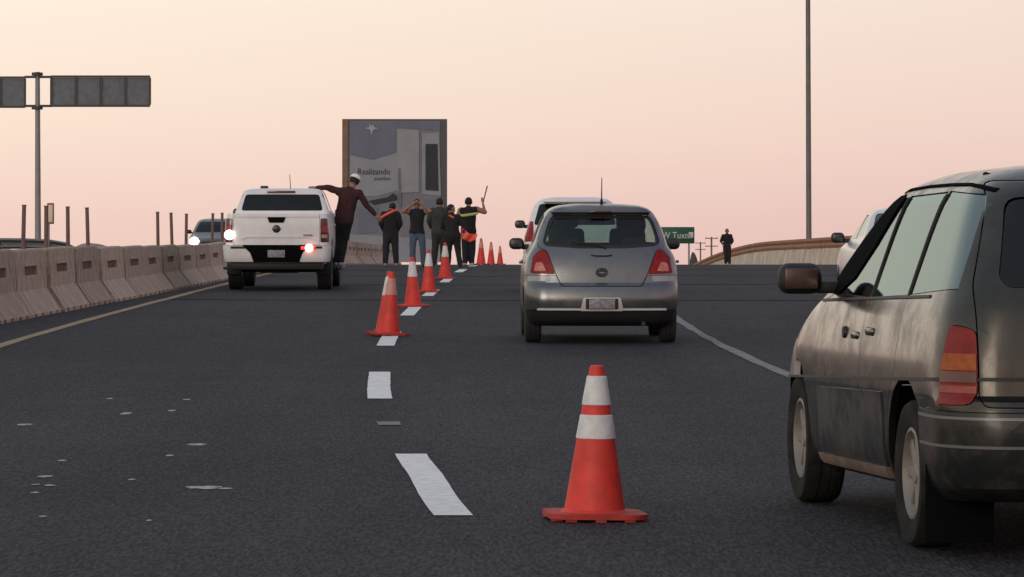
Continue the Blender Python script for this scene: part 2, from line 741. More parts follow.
# tar seams across the carriageway
rt = random.Random(5)
for D0 in (66.0, 79.0, 88.5, 97.0):
    xs = np.linspace(-4.0, 15, 40)
    V, Fc = [], []
    ph = rt.uniform(0, 6)
    for x in xs:
        dy = .5 * math.sin(x * .35 + ph) + .15 * math.sin(x * 2.1 + ph)
        w = .35 * (.6 + .4 * math.sin(x * 1.3 + ph * 2))
        V += [P(D0 + dy, x, .003), P(D0 + dy + abs(w) + .15, x, .003)]
    for i in range(len(xs) - 1):
        Fc.append((2 * i, 2 * i + 2, 2 * i + 3, 2 * i + 1))
    tag(link('tar_seam', mesh_from(V, Fc, None, False), M_TAR), kind='structure')

# pale scuffs and splashes on the road surface, left
M_SCUFF = mat('road_scuff', (.36, .375, .42), .5, var=.4, scale=14, dirt=(.10, .10, .11), dirt_amt=.9, dirt_scale=12)
scuffs = [(204, 488, 42, 5), (226, 489, 18, 2), (196, 445, 22, 3), (170, 456, 10, 2), (25, 425, 18, 3), (126, 414, 14, 3), (172, 411, 9, 2),
          (187, 400, 8, 1.5), (46, 477, 16, 3), (36, 485, 9, 2), (50, 486, 12, 2), (35, 493, 10, 2), (62, 461, 10, 2),
          (43, 517, 9, 2), (149, 521, 6, 2), (132, 480, 8, 2), (110, 19 + 380, 7, 1.5), ]
rs_ = random.Random(11)
k_ = 1.0
for (px_, py_, w_, h_) in scuffs:
    D0 = 1.5 * F / (py_ - 205)
    s_ = F / D0
    hw = w_ / s_ / 2
    hd = .75 * h_ / 2 * D0 * D0 / (1.5 * F)
    x0 = (px_ - 512) / s_
    V = [(x0, D0, zr(D0) + .004)]
    n = 22
    for i in range(n):
        a = 2 * math.pi * i / n
        k = rs_.uniform(.55, 1.1) if i % 3 == 0 else k_ * .5 + .5 * rs_.uniform(.7, 1.05)
        k_ = k
        y = D0 + hd * k * math.sin(a)
        V.append((x0 + hw * k * math.cos(a) * 1.05, y, zr(y) + .004))
    Fc = [(0, 1 + i, 1 + (i + 1) % n) for i in range(n)]
    tag(link('road_scuff', mesh_from(V, Fc, None, False), M_SCUFF), kind='structure')

# ------------------------------------------------------------------ barriers, posts, parapet
def jersey_mesh(L=2.89):
    prof = [(-.34, 0), (.34, 0), (.34, .05), (.135, .35), (.10, .87), (.085, .89), (-.085, .89), (-.10, .87), (-.135, .35), (-.34, .05)]
    me = prism(prof, 'Y', -L / 2, L / 2)
    cut = [prism([(.07, .545), (.3, .545), (.3, .665), (.07, .665)], 'Y', -.62, .56)]
    for y in (-1.05, -.4, .35, 1.0):
        cut.append(prism([(.2, -.1), (.5, -.1), (.5, .055), (.2, .055)], 'Y', y - .09, y + .09))
    me = boolean(me, cut, 'DIFFERENCE')
    bm = bmesh.new()
    bm.from_mesh(me)
    es = [e for e in bm.edges if len(e.link_faces) == 2 and e.calc_face_angle(0) > .9 and abs(abs(e.verts[0].co.y) - L / 2) < .01 and abs(abs(e.verts[1].co.y) - L / 2) < .01]
    bmesh.ops.bevel(bm, geom=es, offset=.025, segments=2, affect='EDGES')
    bm.to_mesh(me)
    bm.free()
    return shade(me, 30)


def bar_off(D):
    return -4.1 - smooth_interp([-40, 40, 52, 63, 80, 110, 140, 300], [1.5, 1.15, .98, .70, .42, .40, .42, .5], D) - .30


def bar_h(D):
    return float(np.interp(D, [40, 52, 63, 74, 81, 100, 300], [.97, .94, .88, .79, .73, .78, .86]))


JM = jersey_mesh()
RM = box_mesh((.068, -.03, .605), (.03, 1.17, .118))
ORD = ['first', 'second', 'third', 'fourth', 'fifth', 'sixth', 'seventh', 'eighth', 'ninth', 'tenth', 'eleventh', 'twelfth', 'thirteenth', 'fourteenth']
rb = random.Random(3)
D = 39.3
bi = 0
POST_X = [23, 46, 68, 88, 158, 172, 186, 212, 222]
posts = []
vis = 0
while D < 182:
    p = P(D, bar_off(D), 0)
    h = heading(D) - math.atan((bar_off(D + 1.5) - bar_off(D - 1.5)) / 3)
    o = link('concrete_barrier', JM, M_CONC)
    o.location = p + Vector((rb.uniform(-.025, .025), 0, rb.uniform(-.008, .006) - .006))
    o.rotation_euler = (math.atan(slope(D)), rb.uniform(-.012, .012), h + rb.uniform(-.009, .009))
    o.scale = (1, 1, bar_h(D) / .89)
    s = link('slot_plate', RM, M_RUST, o)
    px = 512 + F * (p.x + .15) / D
    g = 'concrete barrier segments along the left edge'
    if px < 2:
        tag(o, 'concrete barrier segment at the left edge of the picture, nearest end', 'barrier', g)
    elif px < 226 and vis < 14:
        tag(o, 'concrete barrier segment with rusty slot, %s from the left edge of the picture' % ORD[vis], 'barrier', g)
        vis += 1
    elif D < 112:
        tag(o, 'concrete barrier segment behind the white pickup truck', 'barrier', g + ' behind the pickup')
    else:
        tag(o, 'distant concrete barrier segment below the billboard beyond the crest', 'barrier', g + ' beyond the crest')
    bi += 1
    D += 3.0
# thin rusty posts standing on the barrier
PM = tube_mesh((0, 0, -.05), (0, 0, .60), .030, .028, 8)
CAPM = tube_mesh((0, 0, .60), (0, 0, .612), .036, .034, 8)
for i, px in enumerate(POST_X):
    lo, hi = 45.0, 110.0
    for _ in range(40):
        mid = (lo + hi) / 2
        x = 512 + F * (cl(mid) + bar_off(mid)) / mid
        if x < px:
            lo = mid
        else:
            hi = mid
    Dp = (lo + hi) / 2
    q = P(Dp, bar_off(Dp), bar_h(Dp) - .02)
    o = empty('steel_post', q, (rb.uniform(-.02, .02), rb.uniform(-.035, .035), 0))
    link('shaft', PM, M_POST, o)
    link('cap', CAPM, M_POST, o)
    tag(o, 'thin rusty steel post on the concrete barrier, %s from the left' % ORD[i], 'post', 'steel posts on the barrier')

# right-hand parapet far away: concrete panels under a brown rail
par = empty('parapet', P(200, 12.9))
tag(par, 'pale concrete parapet with a brown rail along its top, right of the far man', 'parapet')
pts = []
for D in np.arange(0, 300.1, 6.0):
    pts.append(P(float(D), smooth_interp([0, 60, 110, 150, 190, 225, 262, 300], [15.6, 15.6, 15.2, 13.9, 12.75, 12.05, 11.0, 9.5], float(D))))


def relp(p):
    return p - par.location


for a, b in zip(pts[:-1], pts[1:]):
    d = (b - a)
    L = d.length
    bm = bmesh.new()
    nrm = Vector((d.y, -d.x, 0)).normalized()
    a2, b2 = a + d * .006, b - d * .006
    vs = []
    for p in (a2, b2):
        for (o_, z_) in ((-.2, -.1), (.12, -.1), (.08, .66), (-.08, .66)):
            vs.append(bm.verts.new(relp(p + nrm * o_ + Vector((0, 0, z_)))))
    bm.faces.new(vs[0:4])
    bm.faces.new(vs[4:8][::-1])
    for k in range(4):
        bm.faces.new((vs[k], vs[(k + 1) % 4], vs[4 + (k + 1) % 4], vs[4 + k]))
    link('concrete_panel', bm_mesh(bm, 30), M_CONC2, par)
for zc, hh in ((.89, .44),):
    bm = bmesh.new()
    rows = []
    for i, p in enumerate(pts):
        d = pts[min(i + 1, len(pts) - 1)] - pts[max(i - 1, 0)]
        nrm = Vector((d.y, -d.x, 0)).normalized()
        prof = [(-.10, -hh / 2), (-.13, -hh / 4), (-.08, 0), (-.13, hh / 4), (-.10, hh / 2), (.05, hh / 2), (.05, -hh / 2)]
        rows.append([bm.verts.new(relp(p + nrm * u + Vector((0, 0, zc + v)))) for u, v in prof])
    for r0, r1 in zip(rows[:-1], rows[1:]):
        k = len(r0)
        for j in range(k):
            bm.faces.new((r0[j], r0[(j + 1) % k], r1[(j + 1) % k], r1[j]))
    bm.faces.new(rows[0])
    bm.faces.new(rows[-1][::-1])
    link('rail', bm_mesh(bm, 30), M_RAIL, par)
for i, p in enumerate(pts[::1]):
    link('rail_post', box_mesh(relp(p + Vector((.02, 0, .78))), (.08, .1, .34)), M_RAIL, par)

# far rail of the oncoming carriageway, left
gr_ = empty('guardrail', P(132, -14.2))
tag(gr_, 'dark steel guardrail behind the left barrier below the overhead sign', 'guardrail')
gp = [pix(x, y, d) for x, y, d in ((-60, 247, 108), (-20, 244, 116), (0, 243.5, 122), (25, 243.5, 128), (50, 244.5, 134), (66, 247, 139), (76, 252, 143))]
bm = bmesh.new()
rows = []
for p in gp:
    p = p - gr_.location
    prof = [(0, -.16), (-.05, -.1), (0, -.03), (0, .03), (-.05, .1), (0, .16), (.03, .16), (.03, -.16)]
    rows.append([bm.verts.new(p + Vector((-u, u, v))) for u, v in prof])
for r0, r1 in zip(rows[:-1], rows[1:]):
    for j in range(8):
        bm.faces.new((r0[j], r0[(j + 1) % 8], r1[(j + 1) % 8], r1[j]))
bm.faces.new(rows[0])
bm.faces.new(rows[-1][::-1])
link('beam', bm_mesh(bm, 30), mat('guardrail_steel', (.10, .12, .12), .6, metal=.3, var=.3, scale=2), gr_)
for p in gp[::1]:
    q = p - gr_.location
    zb = zr(p.y) - gr_.location.z
    link('post', box_mesh((q.x, q.y + .08, (zb + q.z) / 2), (.1, .1, abs(q.z - zb) + .1)), M_STEEL, gr_)

# low dirt mound behind the barrier
mc = pix(92, 246, 150)
bm = bmesh.new()
N = 28
rg = []
for i in range(9):
    t = i / 8
    ring = []
    for k in range(N):
        a = 2 * math.pi * k / N
        rad = (1 - t) * 1.0 + .02
        hgt = math.cos((1 - t) * math.pi / 2)**.8
        x, y = 1.35 * rad * math.cos(a), 2.2 * rad * math.sin(a)
        ring.append(bm.verts.new((x, y, hgt + .06 * mnoise.noise(Vector((x * 3, y * 3, 1))))))
    rg.append(ring)
for a, b in zip(rg[:-1], rg[1:]):
    for k in range(N):
        bm.faces.new((a[k], a[(k + 1) % N], b[(k + 1) % N], b[k]))
bm.faces.new(rg[-1])
me = bm_mesh(bm, 60)
hm = mc.z + .12 - zr(150)
me.transform(Matrix.Scale(max(.4, hm), 4, Vector((0, 0, 1))))
mo = link('dirt_mound', me, M_EARTH)
mo.location = (mc.x, 150, zr(150) - .02)
tag(mo, 'low rounded brown dirt mound peeking over the left concrete barrier', 'mound')

# ------------------------------------------------------------------ overhead sign, small sign, light mast
SD = 180.0
s_ = F / SD
base = pix(38, 262, SD)
base.z = zr(SD) - .2
sg = empty('overhead_sign', base)
tag(sg, 'two-winged overhead road sign on a tall post, seen from behind, top left', 'sign')
top = pix(37.5, 72, SD).z - base.z
link('post', tube_mesh((0, 0, 0), (-.03, 0, top), .14, .10, 14), M_STEEL, sg)
M_SFRAME = mat('sign_frame', (.055, .052, .05), .6, metal=.2)
M_SBACK = mat('sign_back', (.13, .145, .16), .6, metal=.3, var=.25, scale=3)


def wing(x0, x1, y0, y1, ncell, xw0=None):
    a, b = pix(x0, y0, SD) - base, pix(x1, y1, SD) - base
    w = b.x - a.x
    t = .09
    zc, xc = (a.z + b.z) / 2, (a.x + b.x) / 2
    h = a.z - b.z
    for z in (a.z - t / 2, b.z + t / 2):
        link('frame_rail', box_mesh((xc, -.05, z), (w, .12, t)), M_SFRAME, sg)
    cw = w / ncell
    for i in range(ncell + 1):
        link('frame_bar', box_mesh((a.x + cw * i, -.06, zc), (t * .9, .11, h - t * 2.05)), M_SFRAME, sg)
    for i in range(ncell):
        link('panel', box_mesh((a.x + cw * (i + .5), .0, zc), (cw - t * .95, .03, h - t * 2.1)), M_SBACK, sg)


wing(51, 150, 75.5, 107, 4)
wing(-74, 25, 76.5, 108, 4)
for y in (77, 106):
    a, b = pix(25, y, SD) - base, pix(51, y, SD) - base
    link('bracket', box_mesh(((a.x + b.x) / 2, -.04, a.z), (b.x - a.x + .05, .1, .10)), M_SFRAME, sg)
for y in (74, 108):
    a = pix(37, y, SD) - base
    link('clamp', tube_mesh((a.x, 0, a.z - .06), (a.x, 0, a.z + .06), .24, .24, 14), M_SFRAME, sg)

b2 = pix(50, 262, 130)
b2.z = zr(130)
ss = empty('small_road_sign', b2)
tag(ss, 'small pale upright road sign beside the tall sign post, left', 'sign')
c0, c1 = pix(47, 203, 130) - b2, pix(54, 224, 130) - b2
link('post', tube_mesh((-.05, .04, 0), (-.05, .04, c0.z), .035, .035, 8), M_STEEL, ss)
link('plate', box_mesh(((c0.x + c1.x) / 2, 0, (c0.z + c1.z) / 2), (c1.x - c0.x, .03, c0.z - c1.z), .02), mat('sign_rim', (.22, .12, .07), .6), ss)
link('face', box_mesh(((c0.x + c1.x) / 2, -.02, (c0.z + c1.z) / 2), ((c1.x - c0.x) * .6, .012, (c0.z - c1.z) * .82), .004), mat('sign_cream', (.75, .62, .5), .6), ss)

ML = 222.0
mb = pix(809, 262, ML)
mb.z = pix(809, 268, ML).z
mast = empty('light_mast', mb)
tag(mast, 'tall slender grey street light mast rising behind the right parapet', 'street light')
link('pole', tube_mesh((0, 0, -.5), (-.05, 0, 17), .15, .12, 14), mat('mast_grey', (.16, .155, .15), .6, metal=.2, var=.2, scale=1.5), mast)
link('base', tube_mesh((0, 0, -.5), (0, 0, .5), .26, .22, 14), M_STEEL, mast)
for sx in (-1, 1):
    link('arm', tube_mesh((-.05, 0, 16.8), (sx * 1.6, 0, 17.2), .05, .04, 8), M_STEEL, mast)
    link('lamp_head', box_mesh((sx * 1.9, 0, 17.2), (.75, .3, .14), .05), M_STEEL, mast)

# ------------------------------------------------------------------ billboard
BD = 300.0
bb = pix(395, 268, BD)
bb.z = pix(395, 300, BD).z
bl = empty('billboard', bb)
tag(bl, 'large billboard with a washed-out grey building advertisement behind the workers', 'billboard')


def bpx(x, y, dy=0.0):
    q = pix(x, y, BD) - bb
    return Vector((q.x, dy, q.z))


def bpanel(name, poly, m, lift, par_=bl, th=.02):
    vs = [bpx(x, y) for x, y in poly]
    me = prism([(v.x, v.z) for v in vs], 'Y', -lift - th, -lift + .012)
    return link(name, me, m, par_)


q0, q1 = bpx(348, 119), bpx(447, 262)
link('board', box_mesh(((q0.x + q1.x) / 2, .3, (q0.z + q1.z) / 2), (q1.x - q0.x, .6, q0.z - q1.z)), mat('board_back', (.10, .10, .105), .8), bl)
q2 = bpx(342, 118)
link('side_return', box_mesh(((q2.x + q0.x) / 2, .45, (q0.z + q1.z) / 2), (q0.x - q2.x - .02, 1.0, q0.z - q1.z)), mat('board_side', (.21, .13, .085), .8, var=.3, scale=.8), bl)
M_AD = [mat('ad_%s' % k, c, .8, var=.10, scale=.9) for k, c in (
    ('slate', (.150, .162, .205)), ('pale', (.27, .277, .305)), ('tower', (.285, .285, .29)), ('dark', (.033, .035, .042)), ('mid', (.185, .19, .21)), ('ink', (.05, .048, .08)))]
bpanel('poster_sheet', [(349.5, 121), (440, 121), (440, 262), (349.5, 262)], M_AD[4], 0.0)
bpanel('poster_sky', [(350, 122), (398, 122), (398, 151), (373, 159), (350, 154)], M_AD[0], .03)
bpanel('poster_haze', [(350, 155), (373, 160.5), (398, 152.5), (398, 190), (378, 196), (350, 196)], M_AD[1], .03)
bpanel('poster_lintel', [(398.5, 121.5), (440, 121.5), (440, 131), (398.5, 127)], M_AD[0], .03)
bpanel('poster_tower', [(397, 129), (419, 130), (419, 192), (401, 193), (397, 193)], M_AD[2], .06)
bpanel('poster_tower_edge', [(398.2, 168), (400.2, 168), (401.5, 206), (398.6, 206)], M_AD[0], .10)
bpanel('poster_frame', [(422, 133), (439, 133), (441, 196), (422, 194)], M_AD[1], .05)
bpanel('poster_door', [(425.5, 144), (437.5, 144), (438.5, 191), (425.5, 190)], M_AD[3], .09)
bpanel('poster_roof', [(368, 201), (388, 197), (393, 193), (397, 196), (397, 200), (374, 205)], M_AD[3], .06)
bpanel('poster_window', [(402, 201), (419, 201), (419, 212), (402, 212)], M_AD[4], .04)
bpanel('poster_window', [(424, 199), (444, 200), (444, 216), (424, 216)], M_AD[0], .04)
bpanel('poster_wall', [(358, 207), (378, 206), (378, 232), (358, 234)], M_AD[0], .04)
bpanel('poster_wall', [(404, 216), (440, 218), (440, 240), (404, 240)], M_AD[4], .05)
bpanel('poster_base', [(350, 234), (440, 240), (440, 262), (350, 262)], M_AD[1], .055)
# star-like emblem
st = []
for i, (dx, dy) in enumerate([(0, 7), (-1.6, 1.2), (-7, -.5), (-2.2, -1.2), (-2.0, -5.5), (0, -2), (2.4, -5.5), (2.2, -1.2), (7, -.2), (1.6, 1.4)]):
    st.append((371.5 + dx, 128.5 + dy))
bpanel('poster_emblem', st, mat('ad_white', (.36, .37, .38), .8), .07)
t = link('poster_lettering', text_mesh('Realizando', .62), M_AD[5], bl)
t.location = bpx(374, 171.8, -.09)
t.scale = (.88, 1, 1.0)
t = link('poster_lettering', text_mesh('sueños', .42, .004, .3), M_AD[5], bl)
t.location = bpx(382, 178.5, -.09)
for x in (356, 434):
    a = bpx(x, 262)
    link('leg', tube_mesh((a.x, .3, GZ - bb.z), (a.x, .3, a.z), .25, .25, 12), M_STEEL, bl)

# ------------------------------------------------------------------ green direction sign, utility poles, hills
GD = 240.0
gb = pix(676, 268, GD)
gb.z = zr(GD)
gs = empty('direction_sign', gb)
tag(gs, 'green direction sign with white lettering right of the silver hatchback', 'sign')
M_GREEN = mat('sign_green', (.006, .075, .040), .5, var=.15, scale=2)
a, b = pix(655, 227, GD) - gb, pix(694.5, 243.5, GD) - gb
link('plate', box_mesh(((a.x + b.x) / 2, 0, (a.z + b.z) / 2), (b.x - a.x, .05, a.z - b.z), .02), M_GREEN, gs)
M_SW = mat('sign_white', (.55, .62, .56), .6)
t = link('lettering', text_mesh('W Tuxm', .56, .01), M_SW, gs)
t.location = pix(676.5, 235.6, GD) - gb + Vector((0, -.045, 0))
t.scale = (.80, 1, .95)
q = pix(691, 235, GD) - gb
link('route_shield', box_mesh((q.x, -.04, q.z), (.26, .03, .33), .012), mat('shield_pale', (.6, .55, .58), .6), gs)
for x in (662, 689):
    c = pix(x, 243, GD) - gb
    link('post', box_mesh((c.x, .07, (c.z - .3) / 2), (.1, .08, c.z + .9)), M_STEEL, gs)

M_WOODP = mat('utility_wood', (.20, .15, .13), .9, var=.2)
for i, (x, ytop, Dp, lab) in enumerate(((711.5, 237, 620, 'wooden utility pole with two crossarms near the far man'), (700.5, 242, 760, 'faint smaller utility pole left of the larger one'))):
    bp_ = pix(x, ytop, Dp)
    up = empty('utility_pole', (bp_.x, Dp, GZ))
    h = bp_.z - GZ
    link('pole', tube_mesh((0, 0, 0), (0, 0, h), .17, .13, 8), M_WOODP, up)
    for dz in (.2, 1.35):
        link('crossarm', box_mesh((0, -.15, h - dz), (1.9, .12, .14)), M_WOODP, up)
    for dx in (-.8, .8):
        link('insulator', tube_mesh((dx, -.15, h - .13), (dx, -.15, h + .06), .05, .03, 8), M_STEEL, up)
    tag(up, lab, 'utility pole')

def hill(px0, px1, pytop, D, lab, m, seed):
    a, b = pix(px0, pytop, D), pix(px1, pytop, D)
    w = (b.x - a.x)
    h = a.z - GZ
    bm = bmesh.new()
    nx, ny = 30, 12
    G = []
    for j in range(ny):
        for i in range(nx):
            u, v = i / (nx - 1) * 2 - 1, j / (ny - 1) * 2 - 1
            z = max(0, (1 - u * u)) * max(0, 1 - v * v)
            z = z**.7 * h * (1 + .18 * mnoise.noise(Vector((u * 3 + seed, v * 3, 0))))
            G.append(bm.verts.new((u * w * .75, v * w * .6, z - .02)))
    for j in range(ny - 1):
        for i in range(nx - 1):
            bm.faces.new((G[j * nx + i], G[j * nx + i + 1], G[(j + 1) * nx + i + 1], G[(j + 1) * nx + i]))
    o = link('hill', bm_mesh(bm, 70), m)
    o.location = ((a.x + b.x) / 2, D, GZ)
    tag(o, kind='structure')


hill(683, 709, 255.5, 1500, '', mat('hill_dark', (.075, .065, .055), .95, var=.3, scale=.02), 1)
hill(660, 760, 260.5, 1350, '', mat('hill_tan', (.36, .25, .16), .95, var=.2, scale=.02), 2)

# ------------------------------------------------------------------ traffic cones
M_ORANGE = mat('cone_orange', (.74, .044, .028), .55, var=.12, scale=9, dirt=(.30, .05, .04), dirt_amt=.6, dirt_scale=6)
M_CONEW = mat('cone_collar', (.74, .73, .72), .5, var=.08, scale=12, dirt=(.35, .35, .36), dirt_amt=.5, dirt_scale=14)
M_CONEP = mat('cone_collar_pink', (.60, .27, .22), .5, var=.12, scale=12)
M_CONEB = mat('cone_base', (.50, .038, .026), .7, var=.2, scale=10, dirt=(.10, .03, .03), dirt_amt=.6, dirt_scale=8)
H = .735


def cr(z):  # cone radius at height
    return .148 + (.036 - .148) * (z - .035) / (H - .035)


CONE_BODY = lathe_mesh([(.0, H), (.026, H), (.034, H - .006), (.036, H - .02)] + [(cr(z), z) for z in (.6, .5, .4, .3, .2, .1, .05)] + [(.165, .036), (.16, .03)], 28)


def collar(z0, z1):
    return lathe_mesh([(cr(z1), z1), (cr(z1) + .004, z1 - .003), (cr(z0) + .004, z0 + .003), (cr(z0), z0)], 28)


COL1, COL2 = collar(.545, .685), collar(.385, .50)
COLW = collar(.47, .66)
COLW2 = collar(.45, .67)


def cone_base():
    pts = []
    for i in range(8):
        a = math.pi / 8 + i * math.pi / 4
        pts.append((.262 * math.cos(a) * 1.0, .262 * math.sin(a)))
    pts = round_poly([(-.235, -.17), (-.17, -.235), (.17, -.235), (.235, -.17), (.235, .17), (.17, .235), (-.17, .235), (-.235, .17)], .03, 3)
    me = prism(pts, 'Z', .012, .036)
    bm = bmesh.new()
    bm.from_mesh(me)
    for x, y in ((-.2, -.14), (-.14, -.2), (.14, -.2), (.2, -.14), (.2, .14), (.14, .2), (-.14, .2), (-.2, .14), (0, -.21), (0, .21)):
        add_box(bm, (x, y, .0065), (.05, .05, .013))
    return bm_mesh(bm, 35)


CB = cone_base()


def cone(px, py, lab, lean=(0, 0), rz=0.0, style=0, grp='traffic cones along the closed lane', D=None, squash=1.0):
    if D is None:
        D = 1.5 * F / (py - 205)
    X = (px - 512) / F * D
    r = empty('traffic_cone', (X, D, zr(D)), (math.atan(slope(D)) + lean[0], lean[1], rz))
    squash = squash if style == 0 else .86
    b = link('body', CONE_BODY, M_ORANGE, r)
    if style == 0:
        link('collar', COL1, M_CONEW, r)
        link('collar', COL2, M_CONEW, r)
    else:
        link('collar', COLW if style == 1 else COLW2, M_CONEP if style == 1 else M_CONEW, r)
    link('base', CB, M_CONEB, r)
    r.scale = (squash, squash, 1)
    tag(r, lab, 'traffic cone', grp)
    return r


cone(594.5, 519, 'large orange traffic cone with two white collars in the foreground', (0.0, .012), .12)
cone(389, 336, 'orange cone with a faded pinkish collar, nearest of the row left of centre', (0, .04), .3, 1)
cone(386, 0, 'faded orange cone standing right behind the nearest cone of the row', (.0, .05), .5, 2, D=48.6)
cone(413, 307, 'orange cone with white collar, second of the row left of the hatchback', (.03, -.07), .7, 2)
cone(428.5, 292.5, 'orange cone with white collar, third of the row, in front of the person in jeans', (0, .0), .2, 2)
cone(445, 279, 'orange cone with white collar, fourth of the row, below the camouflaged person', (.02, 0), .1, 2)
cone(481, 0, 'far orange cone at the crest, nearest of the three on the skyline', (0, 0), .3, 1, D=116.5)
cone(491, 0, 'far orange cone at the crest, middle of the three on the skyline', (0, 0), .2, 1, D=136)
cone(500, 0, 'far orange cone at the crest, smallest of the three on the skyline', (0, 0), .2, 1, D=166)

# ------------------------------------------------------------------ vehicles
class Shell:
    """closed car body built from stacked plan outlines
    layer = (z, y_rear, y_front, half_width, r_rear, r_front, bow_rear, bow_front)"""

    def __init__(self, layers, tap=(.04, .07), wedge=0.0, nsub=3):
        self.key = np.array(layers, float)
        self.tap = tap
        self.wedge = wedge
        K = self.key
        rows = []
        n = len(K)
        for i in range(n - 1):
            p0, p1, p2, p3 = K[max(i - 1, 0)], K[i], K[i + 1], K[min(i + 2, n - 1)]
            for s in range(nsub):
                t = s / nsub
                m1 = (p2 - p0) * .5 if i > 0 else (p2 - p1)
                m2 = (p3 - p1) * .5 if i < n - 2 else (p2 - p1)
                lim = 1.2 * np.abs(p2 - p1)
                m1 = np.clip(m1, -lim, lim)
                m2 = np.clip(m2, -lim, lim)
                rows.append((2 * t**3 - 3 * t**2 + 1) * p1 + (t**3 - 2 * t**2 + t) * m1 + (-2 * t**3 + 3 * t**2) * p2 + (t**3 - t**2) * m2)
        rows.append(K[-1])
        self.rows = np.array(rows)
        self.zlo, self.zhi = self.rows[0, 0], self.rows[-1, 0]
        self.y0, self.y1 = self.key[:, 1].min(), self.key[:, 2].max()

    def outline(self, row, ins):
        z, yr, yf, hw, rr, rf, br, bf = row
        hw = max(hw - ins, .02)
        yr += ins
        yf -= ins
        rr = min(max(rr - ins * .5, .01), hw * .9)
        rf = min(max(rf - ins * .5, .01), hw * .9)
        L = yf - yr
        ry, rfy = min(rr * 1.1, L * .4), min(rf * 1.1, L * .4)
        pts = []
        nr = 9
        for i in range(nr):
            x = (hw - rr) * i / (nr - 1)
            pts.append((x, yr + br * (x / hw)**2))
        yb = yr + br * ((hw - rr) / hw)**2
        for i in range(1, 9):
            a = math.pi / 2 * i / 8
            pts.append((hw - rr + rr * math.sin(a), yb + ry * (1 - math.cos(a))))
        ys = yb + ry
        ybf = yf - bf * ((hw - rf) / hw)**2
        ye = ybf - rfy
        ns = 18
        for i in range(1, ns):
            pts.append((hw, ys + (ye - ys) * i / ns))
        for i in range(0, 9):
            a = math.pi / 2 * i / 8
            pts.append((hw - rf + rf * math.cos(a), ye + rfy * math.sin(a)))
        for i in range(1, nr):
            x = (hw - rf) * (1 - i / (nr - 1))
            pts.append((x, yf - bf * (x / hw)**2))
        ym = (self.y0 + self.y1) / 2
        hl = (self.y1 - self.y0) / 2
        outp = []
        for x, y in pts:
            u = (y - ym) / hl
            k = 1 - (self.tap[1] * max(u, 0)**2.5 + self.tap[0] * max(-u, 0)**2.5)
            outp.append((x * k, y))
        return outp

    def surf(self, bm, ins, flip=False):
        rings = []
        zl, zh = self.zlo, self.zhi
        for row in self.rows:
            half = self.outline(row, ins)
            z = zl + ins + (row[0] - zl) * (zh - zl - 2 * ins) / (zh - zl)
            full = half + [(-x, y) for x, y in half[-2:0:-1]]
            rings.append([bm.verts.new((x, y, z + self.wedge * (1.5 - y))) for x, y in full])
        n = len(rings[0])
        fs = []
        for a, b in zip(rings[:-1], rings[1:]):
            for k in range(n):
                f = (a[k], a[(k + 1) % n], b[(k + 1) % n], b[k])
                fs.append(f if not flip else f[::-1])
        fs.append(rings[0][::-1] if not flip else rings[0])
        fs.append(rings[-1] if not flip else rings[-1][::-1])
        for f in fs:
            bm.faces.new(f)

    def hollow(self, outer=0.0, inner=.03):
        bm = bmesh.new()
        self.surf(bm, outer)
        self.surf(bm, inner, True)
        me = bpy.data.meshes.new('h')
        bm.to_mesh(me)
        bm.free()
        return me


class Vehicle:
    def __init__(self, name, shell, paint):
        self.root = empty(name)
        self.sh = shell
        self.paint = paint
        self.cuts = []
        self.cache = {}

    def hollow(self, a, b):
        k = (a, b)
        if k not in self.cache:
            self.cache[k] = self.sh.hollow(a, b)
        return self.cache[k].copy()

    def panel(self, name, poly, axis, rng, m, outer=0.0, inner=.03, gap=.003, r=0.0, holes=(), parent=None, cut=True, ang=30):
        poly = round_poly(poly, r)
        cp = prism(poly, axis, *rng)
        me = boolean(self.hollow(outer, inner), [cp], 'INTERSECT')
        if holes:
            me = boolean(me, [prism(grow_poly(h, .002), axis, *rng) for h in holes], 'DIFFERENCE')
        shade(me, ang)
        o = link(name, me, m, parent or self.root)
        if cut:
            self.cuts.append(prism(grow_poly(poly, gap), axis, *rng))
        return o

    def sides(self, name, poly, x0, m, **kw):
        res = []
        par_ = kw.pop('parents', (None, None))
        holes = kw.pop('holes', ())
        for i, (a, b) in enumerate(((-1.6, -x0), (x0, 1.6))):
            res.append(self.panel(name, poly, 'X', (a, b), m, parent=par_[i], holes=holes, **kw))
        return res

    def pair(self, name, poly, rng, m, **kw):
        """mirror a rear/front polygon in x"""
        a = self.panel(name, poly, 'Y', rng, m, **kw)
        b = self.panel(name, [(-x, z) for x, z in poly][::-1], 'Y', rng, m, **kw)
        return a, b

    def arch(self, y, r, z, x0=.45):
        n = 24
        c = [(y + r * math.cos(2 * math.pi * i / n), z + r * math.sin(2 * math.pi * i / n)) for i in range(n)]
        c = [(a, max(b, -.2)) for a, b in c]
        c = [(y + r * math.cos(math.pi * i / n), z + r * math.sin(math.pi * i / n)) for i in range(n + 1)] + [(y - r, -.2), (y + r, -.2)]
        for a, b in ((-1.6, -x0), (x0, 1.6)):
            self.cuts.append(prism(c, 'X', a, b))

    def finish(self, name='body', extra=()):
        me = safe_difference(self.hollow(0.0, .03), self.cuts + list(extra))
        shade(me, 30)
        return link(name, me, self.paint, self.root)


_wheel_cache = {}


